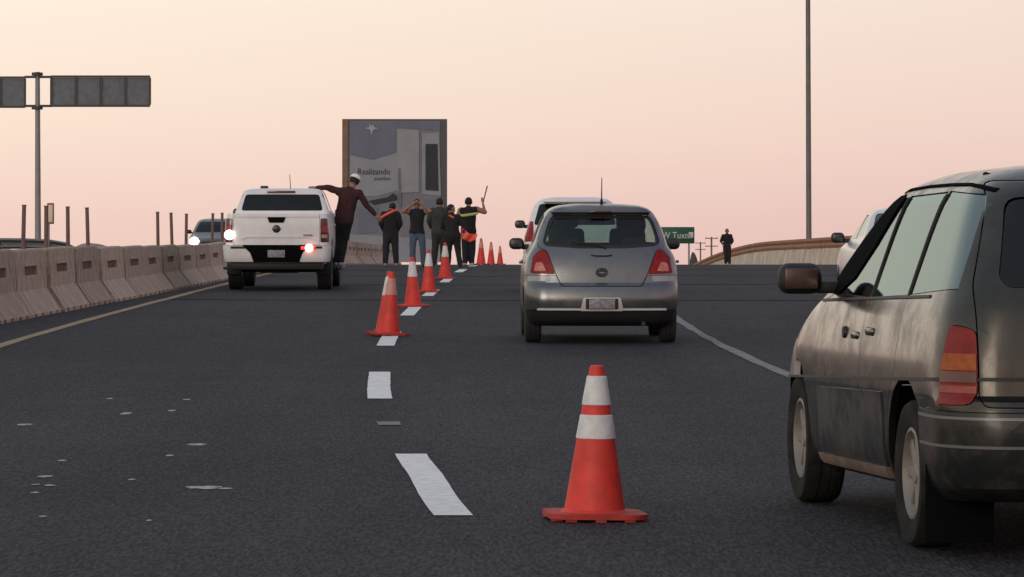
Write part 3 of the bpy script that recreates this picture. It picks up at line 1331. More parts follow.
def wheel(parent, x, y, R, w, rim_r, m_t, m_r, side, spokes=7):
    key = (R, w, rim_r, spokes)
    if key not in _wheel_cache:
        h = w / 2
        ty = lathe_mesh([(rim_r, -h * .8), (R - .05, -h), (R - .018, -h * .95), (R - .003, -h * .72), (R, -h * .3), (R - .006, -h * .28), (R - .006, -h * .22), (R, -h * .2),
                         (R, h * .2), (R - .006, h * .22), (R - .006, h * .28), (R, h * .3), (R - .003, h * .72), (R - .018, h * .95), (R - .05, h), (rim_r, h * .8)], 40, 'X', True, 30)
        rm = lathe_mesh([(0, -h * .1), (rim_r * .9, -h * .1), (rim_r, -h * .78), (rim_r + .004, -h * .8), (rim_r + .004, h * .8), (rim_r - .012, h * .84), (rim_r - .02, h * .6), (rim_r * .86, h * .3), (0, h * .3)], 36, 'X', False, 30)
        bm = bmesh.new()
        for i in range(spokes):
            a = 2 * math.pi * i / spokes
            rot = Matrix.Rotation(a, 3, 'X')
            add_box(bm, rot @ Vector((h * .5, 0, rim_r * .52)), (h * .22, rim_r * .26, rim_r * .86), rot, .006, 1)
        sp = bm_mesh(bm, 30)
        hub = lathe_mesh([(0, h * .72), (rim_r * .2, h * .70), (rim_r * .26, h * .55), (rim_r * .28, h * .3)], 20, 'X', False, 30)
        _wheel_cache[key] = (ty, rm, sp, hub)
    ty, rm, sp, hub = _wheel_cache[key]
    o = bpy.data.objects.new('wheel', ty)
    o = link('wheel', ty, None, parent)
    if len(ty.materials) == 0:
        ty.materials.append(m_t)
    o.location = (x, y, R - .006)
    if side < 0:
        o.rotation_euler = (0, 0, math.pi)
    for nm, me in (('rim', rm), ('spokes', sp), ('hub_cap', hub)):
        c = link(nm, me, m_r, o)
    return o


def mirror_unit(v, x, y, z, sx, m_h, w=.20, h=.14, m_g=None):
    bm = bmesh.new()
    add_box(bm, (x + sx * w / 2, y, z), (w, .13, h), None, .055, 4)
    o = link('side_mirror', bm_mesh(bm, 40), m_h, v.root)
    link('mirror_arm', box_mesh((x - sx * .04, y + .02, z - h * .28), (.14, .05, .06), .015), M_BLACK, o)
    link('mirror_glass', box_mesh((x + sx * w / 2, y - .060, z), (w * .74, .016, h * .66), .006), m_g or M_MIRR, o)
    return o


def seat(v, x, y, z, w=.46, h=.62, head=True, m=None):
    m = m or M_SEAT
    o = link('seat', box_mesh((x, y, z + h / 2), (w, .14, h), .05, Matrix.Rotation(-.18, 3, 'X'), 3, (.85, 1)), m, v.root)
    if head:
        link('headrest', box_mesh((x, y - .09, z + h + .10), (w * .56, .11, .20), .05, None, 3), m, o)
    return o


def place(v, X, D, yaw=0.0, pitch=None):
    v.root.location = (X, D, zr(D))
    v.root.rotation_euler = (math.atan(slope(D)) if pitch is None else pitch, 0, yaw)


def bulb(name, parent, c, r, m, thick=.03):
    me = lathe_mesh([(0, -thick), (r * .6, -thick * .8), (r, -thick * .2), (r, 0), (0, 0)], 20, 'Z', False, 50)
    me.transform(Matrix.Rotation(-math.pi / 2, 4, 'X'))
    o = link(name, me, m, parent)
    o.location = c
    return o


# ---- silver hatchback
P_SILVER = mat('paint_silver', (.160, .168, .178), .24, metal=.85, var=.08, scale=3, coat=.3, dirt=(.16, .14, .12), dirt_amt=.38, dirt_scale=2.2)
hatch = Vehicle('hatchback_car', Shell([
    (.19, .16, 3.62, .74, .20, .30, .05, .12),
    (.24, .07, 3.70, .79, .22, .35, .07, .16),
    (.37, .01, 3.75, .835, .24, .38, .09, .20),
    (.50, .00, 3.76, .845, .25, .40, .09, .22),
    (.62, .03, 3.73, .845, .25, .40, .09, .22),
    (.66, .07, 3.71, .843, .24, .40, .09, .22),
    (.80, .09, 3.60, .838, .24, .40, .09, .24),
    (.92, .12, 3.36, .815, .24, .38, .09, .26),
    (1.00, .15, 3.02, .775, .23, .30, .09, .22),
    (1.06, .18, 2.82, .735, .22, .25, .08, .18),
    (1.20, .27, 2.52, .69, .20, .22, .08, .16),
    (1.33, .36, 2.22, .635, .19, .20, .07, .16),
    (1.41, .42, 2.00, .585, .20, .20, .07, .16),
    (1.46, .44, 1.86, .53, .24, .20, .06, .14),
    (1.495, .52, 1.72, .43, .26, .22, .06, .12),
    (1.512, .72, 1.50, .26, .20, .18, .04, .08),
], tap=(.02, .08)), P_SILVER)
v = hatch
rw = round_poly([(-.525, 1.385), (.525, 1.385), (.575, 1.30), (.635, 1.10), (.60, 1.055), (.25, 1.03), (-.25, 1.03), (-.60, 1.055), (-.635, 1.10), (-.575, 1.30)], .05)
tg_poly = [(-.56, 1.425), (.56, 1.425), (.66, 1.20), (.69, 1.05), (.585, 1.00), (.49, .75), (.43, .625), (-.43, .625), (-.49, .75), (-.585, 1.00), (-.69, 1.05), (-.66, 1.20)]
tgate = v.panel('tailgate', tg_poly, 'Y', (-1, 1.0), P_SILVER, gap=.006, r=.03, holes=[rw])
g = v.panel('rear_window', rw, 'Y', (-1, 1.0), M_GLASS, outer=.010, inner=.016, cut=True, parent=tgate)
# black ceramic border of the rear window
inner_b = grow_poly(rw, -.035)
v.panel('window_border', rw, 'Y', (-1, 1.0), M_BLACK, outer=.006, inner=.010, cut=False, holes=[inner_b], parent=tgate)
for sx in (-1, 1):
    f = lambda pl: [(sx * a, b) for a, b in pl]
    t_ = v.panel('tail_light', f([(.60, 1.005), (.655, 1.012), (.735, .94), (.765, .765), (.505, .755)]), 'Y', (-1, .40), M_REDLAMP, outer=-.006, inner=.03, r=.02, gap=.004)
    v.panel('clear_lens', f([(.645, .885), (.71, .875), (.735, .785), (.60, .785)]), 'Y', (-1, .3), mat('lamp_pink', (.55, .20, .17), .35, spec=.3, var=.3, scale=25), outer=-.010, inner=.0, cut=False, r=.02, parent=t_)
    v.panel('bumper_lamp', f([(.545, .735), (.80, .735), (.80, .675), (.55, .675)]), 'Y', (-1, .25), mat('lamp_grey', (.30, .31, .33), .25, coat=.4), outer=-.003, inner=.02, cut=False, r=.02)
bum = v.panel('rear_bumper', [(-1.1, .735), (-.495, .735), (-.435, .617), (.435, .617), (.495, .735), (1.1, .735), (1.1, .365), (-1.1, .365)], 'Y', (-1, .40), P_SILVER, gap=.004)
v.panel('lower_valance', [(-1.1, .36), (1.1, .36), (1.1, .10), (-1.1, .10)], 'Y', (-1, .42), M_BLACK, gap=.002)
# pale-painted lower lip of the bumper and the plate surround
v.panel('bumper_lip', [(-.70, .383), (.70, .383), (.70, .362), (-.70, .362)], 'Y', (-1, .3), mat('lip_bright', (.55, .54, .52), .4), outer=-.018, inner=.0, cut=False, parent=bum)
su = v.panel('plate_surround', [(-.20, .50), (.20, .50), (.235, .355), (-.235, .355)], 'Y', (-1, .3), mat('paint_silver_bright', (.55, .54, .52), .35, metal=.3), outer=-.022, inner=.0, cut=False, r=.02, parent=bum)
v.panel('plate_recess', [(-.175, .49), (.175, .49), (.175, .375), (-.175, .375)], 'Y', (-1, .3), M_BLACK, outer=-.025, inner=-.012, cut=False, parent=bum)
link('license_plate', box_mesh((0, -.032, .432), (.28, .012, .105), .004), M_PLATE, v.root)
# handle garnish, emblem, wiper
v.panel('tailgate_garnish', [(-.12, .965), (-.06, .99), (.06, .99), (.12, .965), (.06, .955), (-.06, .955)], 'Y', (-1, .3), P_SILVER, outer=-.03, inner=.0, cut=False, r=.01, parent=tgate)
bm = bmesh.new()
for (rx, rz) in ((.062, .042), (.03, .042), (.062, .02)):
    pts_ = [(rx * math.cos(2 * math.pi * i / 24), 0, rz * math.sin(2 * math.pi * i / 24)) for i in range(24)]
    for i in range(24):
        add_tube(bm, pts_[i], pts_[(i + 1) % 24], .007, .007, 6, False)
em = link('emblem', bm_mesh(bm, 50), mat('emblem_dark', (.12, .12, .12), .3, metal=.8), v.root)
em.location = (0, .055, .775)
w_ = link('wiper', path_tube([(.05, .155, 1.035), (-.05, .17, 1.075), (-.33, .19, 1.10)], .011, 6), M_BLACK, tgate)
# roof spoiler
sp = v.panel('spoiler', [(-.50, 1.455), (-.42, 1.475), (.42, 1.475), (.50, 1.455), (.545, 1.42), (-.545, 1.42)], 'Y', (-1, .62), P_SILVER, outer=-.035, inner=-.002, cut=False)
link('brake_lamp', box_mesh((0, .365, 1.425), (.22, .03, .02), .004), M_REDDARK, sp)
# side windows and doors
fw = round_poly([(1.62, 1.405), (1.95, 1.385), (2.70, 1.085), (1.62, 1.045)], .03)
rwn = round_poly([(.62, 1.12), (.70, 1.36), (1.52, 1.405), (1.52, 1.04)], .03)
fd = v.sides('front_door', [(1.575, 1.435), (1.98, 1.41), (2.80, 1.07), (2.76, .30), (1.575, .27)], .30, P_SILVER, holes=[fw])
rd = v.sides('rear_door', [(.60, 1.12), (.66, 1.40), (1.57, 1.435), (1.57, .27), (1.10, .30), (.72, .72)], .30, P_SILVER, holes=[rwn])
v.sides('window', fw, .30, M_GLASS, outer=.008, inner=.014, cut=False, parents=fd)
v.sides('window', rwn, .30, M_GLASS, outer=.008, inner=.014, cut=False, parents=rd)
for d_, sx in zip(fd, (-1, 1)):
    link('door_handle', box_mesh((sx * .855, 1.72, .86), (.03, .17, .035), .012), P_SILVER, d_)
for d_, sx in zip(rd, (-1, 1)):
    link('door_handle', box_mesh((sx * .855, .80, .88), (.03, .17, .035), .012), P_SILVER, d_)
ws = round_poly([(-.50, 1.40), (.50, 1.40), (.62, 1.075), (-.62, 1.075)], .04)
v.panel('windscreen', ws, 'Y', (1.6, 4.2), M_GLASS, outer=.008, inner=.014)
v.pair('headlight', [(.45, .80), (.95, .90), (.95, .70), (.55, .64)], (2.9, 4.2), M_CLEAR, outer=-.003, inner=.03, r=.03)
v.panel('front_grille', [(-.40, .52), (.40, .52), (.46, .32), (-.46, .32)], 'Y', (3.0, 4.2), M_BLACK, outer=-.002, inner=.03, r=.03)
v.arch(.62, .335, .29)
v.arch(3.08, .335, .29)
v.finish()
for yy in (.62, 3.08):
    for sx in (-1, 1):
        wheel(v.root, sx * .735, yy, .295, .18, .19, M_RUBBER, M_RIM, sx)
    link('axle', tube_mesh((-.7, yy, .29), (.7, yy, .29), .05, .05, 10), M_BLACK, v.root)
for sx in (-1, 1):
    mirror_unit(v, sx * .80, 2.42, 1.06, sx, M_BLACK, .17, .13)
seat(v, -.34, 1.62, .62)
seat(v, .34, 1.62, .62)
o = link('rear_seat', box_mesh((0, .62, .80), (1.18, .16, .48), .05), M_SEAT, v.root)
for x in (-.36, .36):
    link('headrest', box_mesh((x, .60, 1.08), (.25, .09, .13), .04), M_SEAT, o)
link('dashboard', box_mesh((0, 2.55, .90), (1.28, .45, .26), .06), M_DARK, v.root)
link('interior_mirror', box_mesh((0, 2.05, 1.33), (.22, .03, .06), .015), M_BLACK, v.root)
bm = bmesh.new()
for i in range(24):
    a, b = 2 * math.pi * i / 24, 2 * math.pi * (i + 1) / 24
    add_tube(bm, (-.34 + .18 * math.cos(a), 2.25, 1.0 + .18 * math.sin(a)), (-.34 + .18 * math.cos(b), 2.25, 1.0 + .18 * math.sin(b)), .014, .014, 6, False)
link('steering_wheel', bm_mesh(bm, 50), M_BLACK, v.root)
an = link('antenna', tube_mesh((.02, .75, 1.505), (.02, .66, 1.80), .008, .004, 6), M_BLACK, v.root)
link('antenna_foot', tube_mesh((.02, .76, 1.50), (.02, .735, 1.56), .022, .012, 8), M_BLACK, an)
link('floor_pan', box_mesh((0, 1.9, .24), (1.40, 3.1, .05), .01), M_DARK, v.root)
link('exhaust', tube_mesh((.45, .06, .22), (.45, .5, .23), .024, .024, 10), M_BLACK, v.root)
tag(v.root, 'silver hatchback car seen from behind in the middle lane', 'car')
place(v, (602 - 512) / F * 45.3, 45.3, heading(46))

# ---- dark dusty minivan
P_VAN = mat('paint_van', (.052, .049, .044), .21, metal=.85, coat=.45, var=.35, scale=2.5, dirt=(.070, .052, .039), dirt_amt=.42, dirt_scale=4.5)
P_VANLOW = mat('van_cladding', (.012, .014, .014), .30, coat=.2, var=.35, scale=3, dirt=(.070, .054, .042), dirt_amt=.6, dirt_scale=4)
wdg = .018
van = Vehicle('minivan', Shell([
    (.24, .20, 4.45, .86, .25, .40, .06, .15),
    (.30, .06, 4.62, .92, .28, .45, .10, .22),
    (.40, .02, 4.70, .945, .30, .50, .12, .26),
    (.55, .01, 4.72, .955, .30, .50, .12, .28),
    (.645, .04, 4.70, .96, .28, .50, .11, .28),
    (.67, .09, 4.68, .962, .28, .50, .10, .28),
    (.80, .10, 4.58, .955, .28, .50, .10, .30),
    (.92, .12, 4.36, .938, .28, .50, .10, .32),
    (1.02, .14, 3.98, .918, .28, .42, .10, .30),
    (1.09, .16, 3.66, .893, .28, .34, .10, .26),
    (1.232, .22, 3.36, .845, .29, .30, .10, .24),
    (1.409, .31, 2.98, .782, .30, .28, .10, .24),
    (1.524, .38, 2.70, .730, .31, .26, .10, .22),
    (1.600, .47, 2.48, .655, .33, .28, .10, .20),
    (1.650, .62, 2.20, .53, .32, .30, .08, .16),
    (1.674, .92, 1.85, .32, .22, .20, .05, .10),
], tap=(.03, .09), wedge=wdg), P_VAN)
v = van
zw = lambda y, z: z + wdg * (1.5 - y)
S = lambda pl: [(y, zw(y, z)) for y, z in pl]
# side glass
sq_ = lambda pl: S([(y, z if z < 1.09 else 1.09 + (z - 1.09) * .885) for y, z in pl])
w1 = sq_([(2.055, 1.60), (2.14, 1.595), (2.22, 1.50), (2.36, 1.36), (2.62, 1.18), (2.92, 1.095), (2.055, 1.08)])
w0 = sq_([(2.19, 1.615), (2.50, 1.612), (3.46, 1.10), (2.97, 1.092), (2.65, 1.182), (2.39, 1.37), (2.26, 1.50)])
w2 = sq_([(1.225, 1.61), (2.02, 1.605), (2.02, 1.08), (1.225, 1.093)])
w3 = sq_([(.46, 1.32), (.56, 1.58), (1.19, 1.61), (1.19, 1.096), (.40, 1.125)])
dp1 = sq_([(2.034, 1.64), (2.16, 1.63), (2.24, 1.52), (2.38, 1.375), (2.64, 1.190), (2.96, 1.10), (3.18, 1.06), (3.18, .34), (2.034, .30)])
dp2 = sq_([(1.208, 1.645), (2.028, 1.645), (2.028, .30), (1.42, .33), (1.36, .58), (1.208, .78)])
d1 = v.sides('front_door', dp1, .35, P_VAN, holes=[w1], gap=.005)
d2 = v.sides('sliding_door', dp2, .35, P_VAN, holes=[w2], gap=.005)
v.sides('window', w1, .35, M_GLASS_VAN, outer=.004, inner=.010, cut=False, parents=d1)
v.sides('window', w2, .35, M_GLASS_VAN, outer=.004, inner=.010, cut=False, parents=d2)
v.sides('quarter_window', w3, .35, M_GLASS_VAN, outer=.004, inner=.010, gap=.004)
v.sides('window_pillar_trim', w0, .35, M_MATTE, outer=-.002, inner=.03, gap=.002)
# window seal and moulding strips following the body
v.sides('belt_seal', S([(.75, 1.082), (3.3, 1.055), (3.3, 1.067), (.75, 1.094)]), .35, M_BLACK, outer=-.006, inner=.004, cut=False)
v.sides('roof_gutter', sq_([(.56, 1.60), (.70, 1.622), (.9, 1.636), (1.3, 1.645), (1.8, 1.648), (2.20, 1.640), (2.42, 1.618), (2.42, 1.630), (2.20, 1.652), (1.8, 1.660), (1.3, 1.657), (.9, 1.648), (.70, 1.634), (.56, 1.612)]), .35, M_MATTE, outer=-.004, inner=.004, cut=False)
v.sides('side_moulding', S([(.05, .735), (4.2, .66), (4.2, .672), (.05, .75)]), .35, M_BLACK, outer=-.010, inner=.004, cut=False)
v.sides('side_cladding', S([(1.46, .655), (3.10, .64), (3.10, .30), (1.46, .28)]), .35, P_VANLOW, outer=-.007, inner=.002, cut=False)
v.sides('rocker_strip', S([(1.42, .315), (3.16, .315), (3.14, .265), (1.44, .265)]), .35, mat('rocker_tan', (.16, .11, .085), .8, var=.4, scale=6), outer=-.018, inner=.01, cut=False)
for d_, sx in zip(d1, (-1, 1)):
    h_ = link('door_handle', box_mesh((sx * .936, 2.20, zw(2.2, .90)), (.03, .16, .04), .012), P_VAN, d_)
    bulb_ = link('lock', tube_mesh((sx * .93, 2.46, zw(2.4, .91)), (sx * .952, 2.46, zw(2.4, .91)), .032, .026, 12), M_BLACK, d_)
for d_, sx in zip(d2, (-1, 1)):
    link('door_handle', box_mesh((sx * .934, 1.85, zw(1.8, .92)), (.03, .16, .04), .012), P_VAN, d_)
v.sides('frame_trim', sq_([(2.12, 1.600), (2.205, 1.5), (2.345, 1.36), (2.61, 1.178), (2.92, 1.092), (2.98, 1.090), (2.655, 1.185), (2.395, 1.372), (2.265, 1.505), (2.19, 1.622)]), .35, M_MATTE, outer=-.0035, inner=.004, cut=False)
for ya, yb in ((1.188, 1.227), (2.018, 2.057)):
    v.sides('pillar_trim', sq_([(ya + .004, 1.60), (yb - .004, 1.60), (yb - .004, 1.085), (ya + .004, 1.085)]), .35, mat('pillar_grey', (.035, .035, .034), .8, spec=.15), outer=-.003, inner=.004, cut=False)
# rear: hatch, glass, lamps, bumper
rg_ = round_poly([(-.62, 1.53), (.62, 1.53), (.69, 1.19), (.66, 1.15), (-.66, 1.15), (-.69, 1.19)], .06)
lg = v.panel('liftgate', [(-.66, 1.60), (.66, 1.60), (.79, 1.15), (.79, .65), (-.79, .65), (-.79, 1.15)], 'Y', (-1, 1.0), P_VAN, gap=.005, r=.04, holes=[rg_])
v.panel('rear_window', rg_, 'Y', (-1, 1.0), M_GLASS_D, outer=.006, inner=.012, parent=lg)
tl = round_poly([(.80, .965), (.85, .985), (1.0, .98), (1.2, .95), (1.2, .655), (.80, .655)], .09, 6)
for sx in (-1, 1):
    f = lambda pl: [(sx * a, b) for a, b in pl]
    t_ = v.panel('tail_light', f(tl), 'Y', (-1, .335), mat('lamp_red_dusty', (.22, .020, .018), .45, spec=.25, var=.25, scale=14), outer=-.010, inner=.03, gap=.004)
    v.panel('amber_lens', f([(.806, .870), (1.2, .870), (1.2, .80), (.806, .80)]), 'Y', (-1, .325), mat('lamp_amber_dusty', (.34, .085, .02), .45, spec=.25, var=.35, scale=18), outer=-.015, inner=.0, cut=False, parent=t_)
    v.panel('red_lens', f([(.806, .795), (1.2, .795), (1.2, .75), (.806, .75)]), 'Y', (-1, .325), M_REDDARK, outer=-.0155, inner=.0, cut=False, parent=t_)
    v.panel('reverse_lens', f([(.806, .735), (1.2, .735), (1.2, .705), (.806, .705)]), 'Y', (-1, .325), mat('lamp_pale_red', (.33, .09, .075), .4, spec=.25, var=.25, scale=20), outer=-.013, inner=.0, cut=False, parent=t_)
bu = v.panel('rear_bumper', [(-1.3, .625), (1.3, .625), (1.3, .20), (-1.3, .20)], 'Y', (-1, .62), P_VANLOW, outer=-.020, inner=.03, gap=.003)
v.panel('bumper_strip', [(-1.3, .607), (1.3, .607), (1.3, .595), (-1.3, .595)], 'Y', (-1, .60), mat('strip_dull', (.20, .19, .18), .4, metal=.3), outer=-.024, inner=-.01, cut=False, parent=bu)
v.panel('bumper_strip', [(-1.3, .487), (1.3, .487), (1.3, .475), (-1.3, .475)], 'Y', (-1, .60), mat('strip_grey', (.14, .13, .12), .5), outer=-.024, inner=-.01, cut=False, parent=bu)
v.panel('bumper_step', [(-.62, .60), (.62, .60), (.70, .54), (-.70, .54)], 'Y', (-1, .3), M_BLACK, outer=-.034, inner=-.01, cut=False, parent=bu, r=.02)
link('license_plate', box_mesh((0, .085, zw(0, .86)), (.32, .014, .16), .004), M_PLATE_W, lg)
ws = round_poly([(-.64, 1.53), (.64, 1.53), (.78, 1.13), (-.78, 1.13)], .05)
v.panel('windscreen', [(x, z - .04) for x, z in ws], 'Y', (2.3, 4.6), M_GLASS, outer=.006, inner=.012)
v.pair('headlight', [(.45, .76), (1.2, .86), (1.2, .64), (.5, .60)], (3.9, 5), M_CLEAR, outer=-.003, inner=.03, r=.03)
v.panel('front_grille', [(-.42, .74), (.42, .74), (.45, .55), (-.45, .55)], 'Y', (4.2, 5), M_BLACK, outer=-.002, inner=.03, r=.03)
v.arch(.98, .40, .34)
v.arch(3.80, .40, .32)
v.finish()
for yy in (.98, 3.80):
    for sx in (-1, 1):
        wheel(v.root, sx * .835, yy, .325, .205, .20, M_DIRTYRUB, M_RIM_DIRTY, sx, 8)
    link('axle', tube_mesh((-.8, yy, .32), (.8, yy, .32), .06, .06, 10), M_BLACK, v.root)
for sx in (-1, 1):
    mirror_unit(v, sx * .955, 3.02, zw(3, 1.165), sx, M_BLACK, .215, .150, mat('mirror_brown', (.085, .045, .035), .3, metal=.3, var=.4, scale=22))
    sail = v.root
    ra = link('roof_rack_foot', path_tube([(sx * .60, .66, 1.585), (sx * .60, .76, 1.612), (sx * .60, .95, 1.628)], .015, 8), M_MATTE, v.root)
for sx in (-1, 1):
    link('mud_flap', box_mesh((sx * .80, .52, .22), (.30, .015, .34), .004), M_MATTE, v.root)  # matte black sheet added so the tyre tread behind reads dark
for x in (-.42, .42):
    seat(v, x, 2.25, .70)
    seat(v, x, 1.25, .68)
link('rear_bench', box_mesh((0, .72, .95), (1.3, .18, .65), .06), M_SEAT, v.root)
link('dashboard', box_mesh((0, 3.25, .95), (1.5, .5, .28), .06), M_DARK, v.root)
link('floor_pan', box_mesh((0, 2.3, .30), (1.55, 4.0, .06), .01), M_DARK, v.root)
tag(v.root, 'dusty dark green-grey minivan cut off by the right edge, nearest vehicle', 'minivan')
yaw = math.radians(6.0)
# put the outer face of the rear left wheel where the photograph shows it
Dw, Xw = 18.45, 1.735
cx, cy = -.935, .98
X0 = Xw - (cx * math.cos(yaw) - cy * math.sin(yaw))
D0 = Dw - (cx * math.sin(yaw) + cy * math.cos(yaw))
place(v, X0, D0, yaw)

# ---- white pickup
P_WHITE = mat('paint_white', (.78, .78, .79), .35, coat=.4, var=.03, scale=2, dirt=(.48, .44, .40), dirt_amt=.35, dirt_scale=2.5)
pk = Vehicle('pickup_truck', Shell([
    (.46, .12, 5.05, .84, .12, .35, .02, .12),
    (.56, .03, 5.14, .895, .12, .42, .03, .20),
    (.80, .00, 5.18, .92, .12, .45, .03, .25),
    (1.00, .00, 5.16, .925, .12, .45, .03, .26),
    (1.16, .00, 5.02, .915, .11, .44, .03, .28),
    (1.26, .01, 4.75, .905, .10, .42, .03, .28),
    (1.345, .02, 3.75, .885, .10, .30, .03, .22),
], tap=(.02, .08)), P_WHITE)
v = pk
tgp = [(-.755, 1.335), (.755, 1.335), (.755, .80), (-.755, .80)]
tgt = v.panel('tailgate', tgp, 'Y', (-1, .16), P_WHITE, gap=.007, r=.03)
v.panel('tailgate_crease', [(-.62, .905), (-.52, .945), (.52, .945), (.62, .905), (.62, .888), (.52, .925), (-.52, .925), (-.62, .888)], 'Y', (-1, .16), mat('paint_white_shaded', (.62, .62, .63), .4, coat=.3), outer=-.012, inner=.0, cut=False, parent=tgt)  # shade along the crease painted as a darker white
v.panel('tailgate_lip', [(-.75, 1.337), (.75, 1.337), (.75, 1.29), (-.75, 1.29)], 'Y', (-1, .16), P_WHITE, outer=-.016, inner=.0, cut=False, parent=tgt)
v.panel('tailgate_handle', [(-.16, 1.285), (.16, 1.285), (.125, 1.19), (-.125, 1.19)], 'Y', (-1, .16), M_MATTE, outer=-.018, inner=.0, cut=False, r=.015, parent=tgt)
M_EMB = mat('emblem_black', (.05, .05, .055), .35, metal=.5)
e_ = bulb('emblem', tgt, (0, .0, 1.08), .07, M_EMB, .02)
link('emblem_bar', box_mesh((0, -.022, 0), (.15, .012, .03), .003), M_EMB, e_)
link('badge', box_mesh((.55, -.003, .97), (.16, .012, .03), .003), mat('badge_grey', (.25, .25, .26), .4), tgt)
for sx in (-1, 1):
    f = lambda pl: [(sx * a, b) for a, b in pl]
    t_ = v.panel('tail_light', f([(.775, 1.26), (1.2, 1.25), (1.2, .86), (.775, .845)]), 'Y', (-1, .17), M_REDDARK, outer=-.008, inner=.03, gap=.004, r=.02)
    v.panel('lens', f([(.79, 1.14), (.90, 1.14), (.90, 1.02), (.79, 1.02)]), 'Y', (-1, .1), mat('lamp_red2', (.30, .03, .03), .2, coat=.5), outer=-.012, inner=.0, cut=False, r=.01, parent=t_)
    v.panel('lens', f([(.79, .98), (.89, .98), (.89, .92), (.79, .92)]), 'Y', (-1, .1), mat('lamp_clear2', (.40, .30, .30), .2, coat=.5), outer=-.012, inner=.0, cut=False, r=.01, parent=t_)
lampL = bulb('indicator_lamp', v.root, (-.825, -.012, .975), .088, mat('lamp_on_white', (1, .95, .85), .3, emit=(1.0, .93, .80), estr=3.5), .05)
bmp = v.panel('rear_bumper', [(-1.2, .79), (1.2, .79), (1.2, .50), (-1.2, .50)], 'Y', (-1, .30), P_WHITE, outer=-.05, inner=.03, gap=.006)
v.panel('bumper_step', [(-.60, .80), (.60, .80), (.46, .66), (.40, .50), (-.40, .50), (-.46, .66)], 'Y', (-1, .2), M_MATTE, outer=-.06, inner=-.02, cut=False, parent=bmp)
v.panel('bumper_pad', [(-.80, .775), (.80, .775), (.80, .735), (-.80, .735)], 'Y', (-1, .2), M_BLACK, outer=-.058, inner=-.02, cut=False, parent=bmp)
link('license_plate', box_mesh((0, -.068, .645), (.30, .014, .13), .004), M_PLATE, v.root)
lampR = bulb('fog_lamp', v.root, (.575, -.062, .745), .075, mat('lamp_on_red', (1, .25, .2), .3, emit=(1.0, .30, .24), estr=5), .04)
link('lamp_halo', box_mesh((.56, -.055, .745), (.26, .02, .06), .01), mat('lamp_glow_red', (.8, .05, .05), .3, emit=(1.0, .03, .04), estr=1.0), lampR).matrix_parent_inverse = Matrix.Translation(lampR.location).inverted()  # glowing red box added for the halo around the lit lamp
bed = [box_mesh((0, .82, 1.20), (1.52, 1.36, .56)), box_mesh((0, 2.95, 1.50), (1.5, 1.6, .40))]
pd = [S_ for S_ in ()]
dA = [(1.62, 1.5), (2.58, 1.5), (2.58, .56), (2.20, .55), (2.0, .60), (1.62, .62)]
dB = [(2.60, 1.5), (3.58, 1.5), (3.60, .58), (2.60, .56)]
for nm, dp in (('rear_door', dA), ('front_door', dB)):
    dd_ = v.sides(nm, dp, .5, P_WHITE, gap=.005)
    for d_, sx in zip(dd_, (-1, 1)):
        link('door_handle', box_mesh((sx * .935, dp[0][0] + .18, 1.14), (.03, .17, .035), .01), P_WHITE, d_)
v.pair('headlight', [(.50, 1.06), (1.2, 1.12), (1.2, .92), (.55, .90)], (4.4, 5.5), M_CLEAR, outer=-.003, inner=.03, r=.03)
v.panel('front_grille', [(-.48, 1.08), (.48, 1.08), (.42, .78), (-.42, .78)], 'Y', (4.6, 5.5), M_BLACK, outer=-.004, inner=.03, r=.03)
v.arch(1.22, .44, .46)
v.arch(4.28, .44, .44)
v.finish(extra=bed)
cab = Shell([
    (1.30, 1.60, 3.72, .86, .10, .30, .03, .20),
    (1.36, 1.61, 3.64, .845, .10, .30, .03, .20),
    (1.50, 1.66, 3.40, .80, .10, .28, .03, .20),
    (1.68, 1.74, 3.08, .735, .11, .26, .03, .20),
    (1.75, 1.78, 2.92, .70, .14, .26, .03, .18),
    (1.785, 1.86, 2.78, .62, .16, .26, .03, .16),
    (1.80, 2.05, 2.55, .42, .18, .22, .02, .1),
], tap=(0, .0))
vc = Vehicle('cab_tmp', cab, P_WHITE)
vc_root_tmp = vc.root
vc.root = v.root
bpy.data.objects.remove(vc_root_tmp)
vc.panel('rear_window', [(-.655, 1.685), (.655, 1.685), (.73, 1.40), (-.73, 1.40)], 'Y', (0, 2.4), M_GLASS_D, outer=.006, inner=.012, r=.05)
vc.panel('windscreen', [(-.60, 1.70), (.60, 1.70), (.73, 1.37), (-.73, 1.37)], 'Y', (2.6, 4.5), M_GLASS, outer=.006, inner=.012, r=.04)
vc.sides('window', [(1.80, 1.69), (2.54, 1.71), (2.54, 1.385), (1.76, 1.385)], .4, M_GLASS_D, outer=.006, inner=.012, r=.03)
vc.sides('window', [(2.63, 1.71), (2.82, 1.70), (3.42, 1.385), (2.63, 1.385)], .4, M_GLASS_D, outer=.006, inner=.012, r=.03)
vc.finish('cab')
link('high_brake_lamp', box_mesh((-.02, 1.755, 1.735), (.50, .05, .035), .008), M_REDDARK, v.root)
for yy in (1.22, 4.28):
    for sx in (-1, 1):
        wheel(v.root, sx * .79, yy, .375, .25, .21, M_RUBBER, M_RIM, sx, 6)
    link('axle', tube_mesh((-.75, yy, .37), (.75, yy, .37), .07, .07, 10), M_BLACK, v.root)
for sx in (-1, 1):
    link('mud_flap', box_mesh((sx * .79, .78, .44), (.27, .02, .34), .004), M_BLACK, v.root)
    link('running_board', box_mesh((sx * .96, 2.55, .365), (.20, 1.75, .05), .015), M_BLACK, v.root)
    mirror_unit(v, sx * .86, 3.42, 1.36, sx, M_BLACK, .15, .15)
link('chassis', box_mesh((0, 2.4, .50), (1.1, 4.6, .16), .02), M_BLACK, v.root)
link('under_bumper', box_mesh((0, .22, .44), (1.62, .25, .16), .03), M_BLACK, v.root)
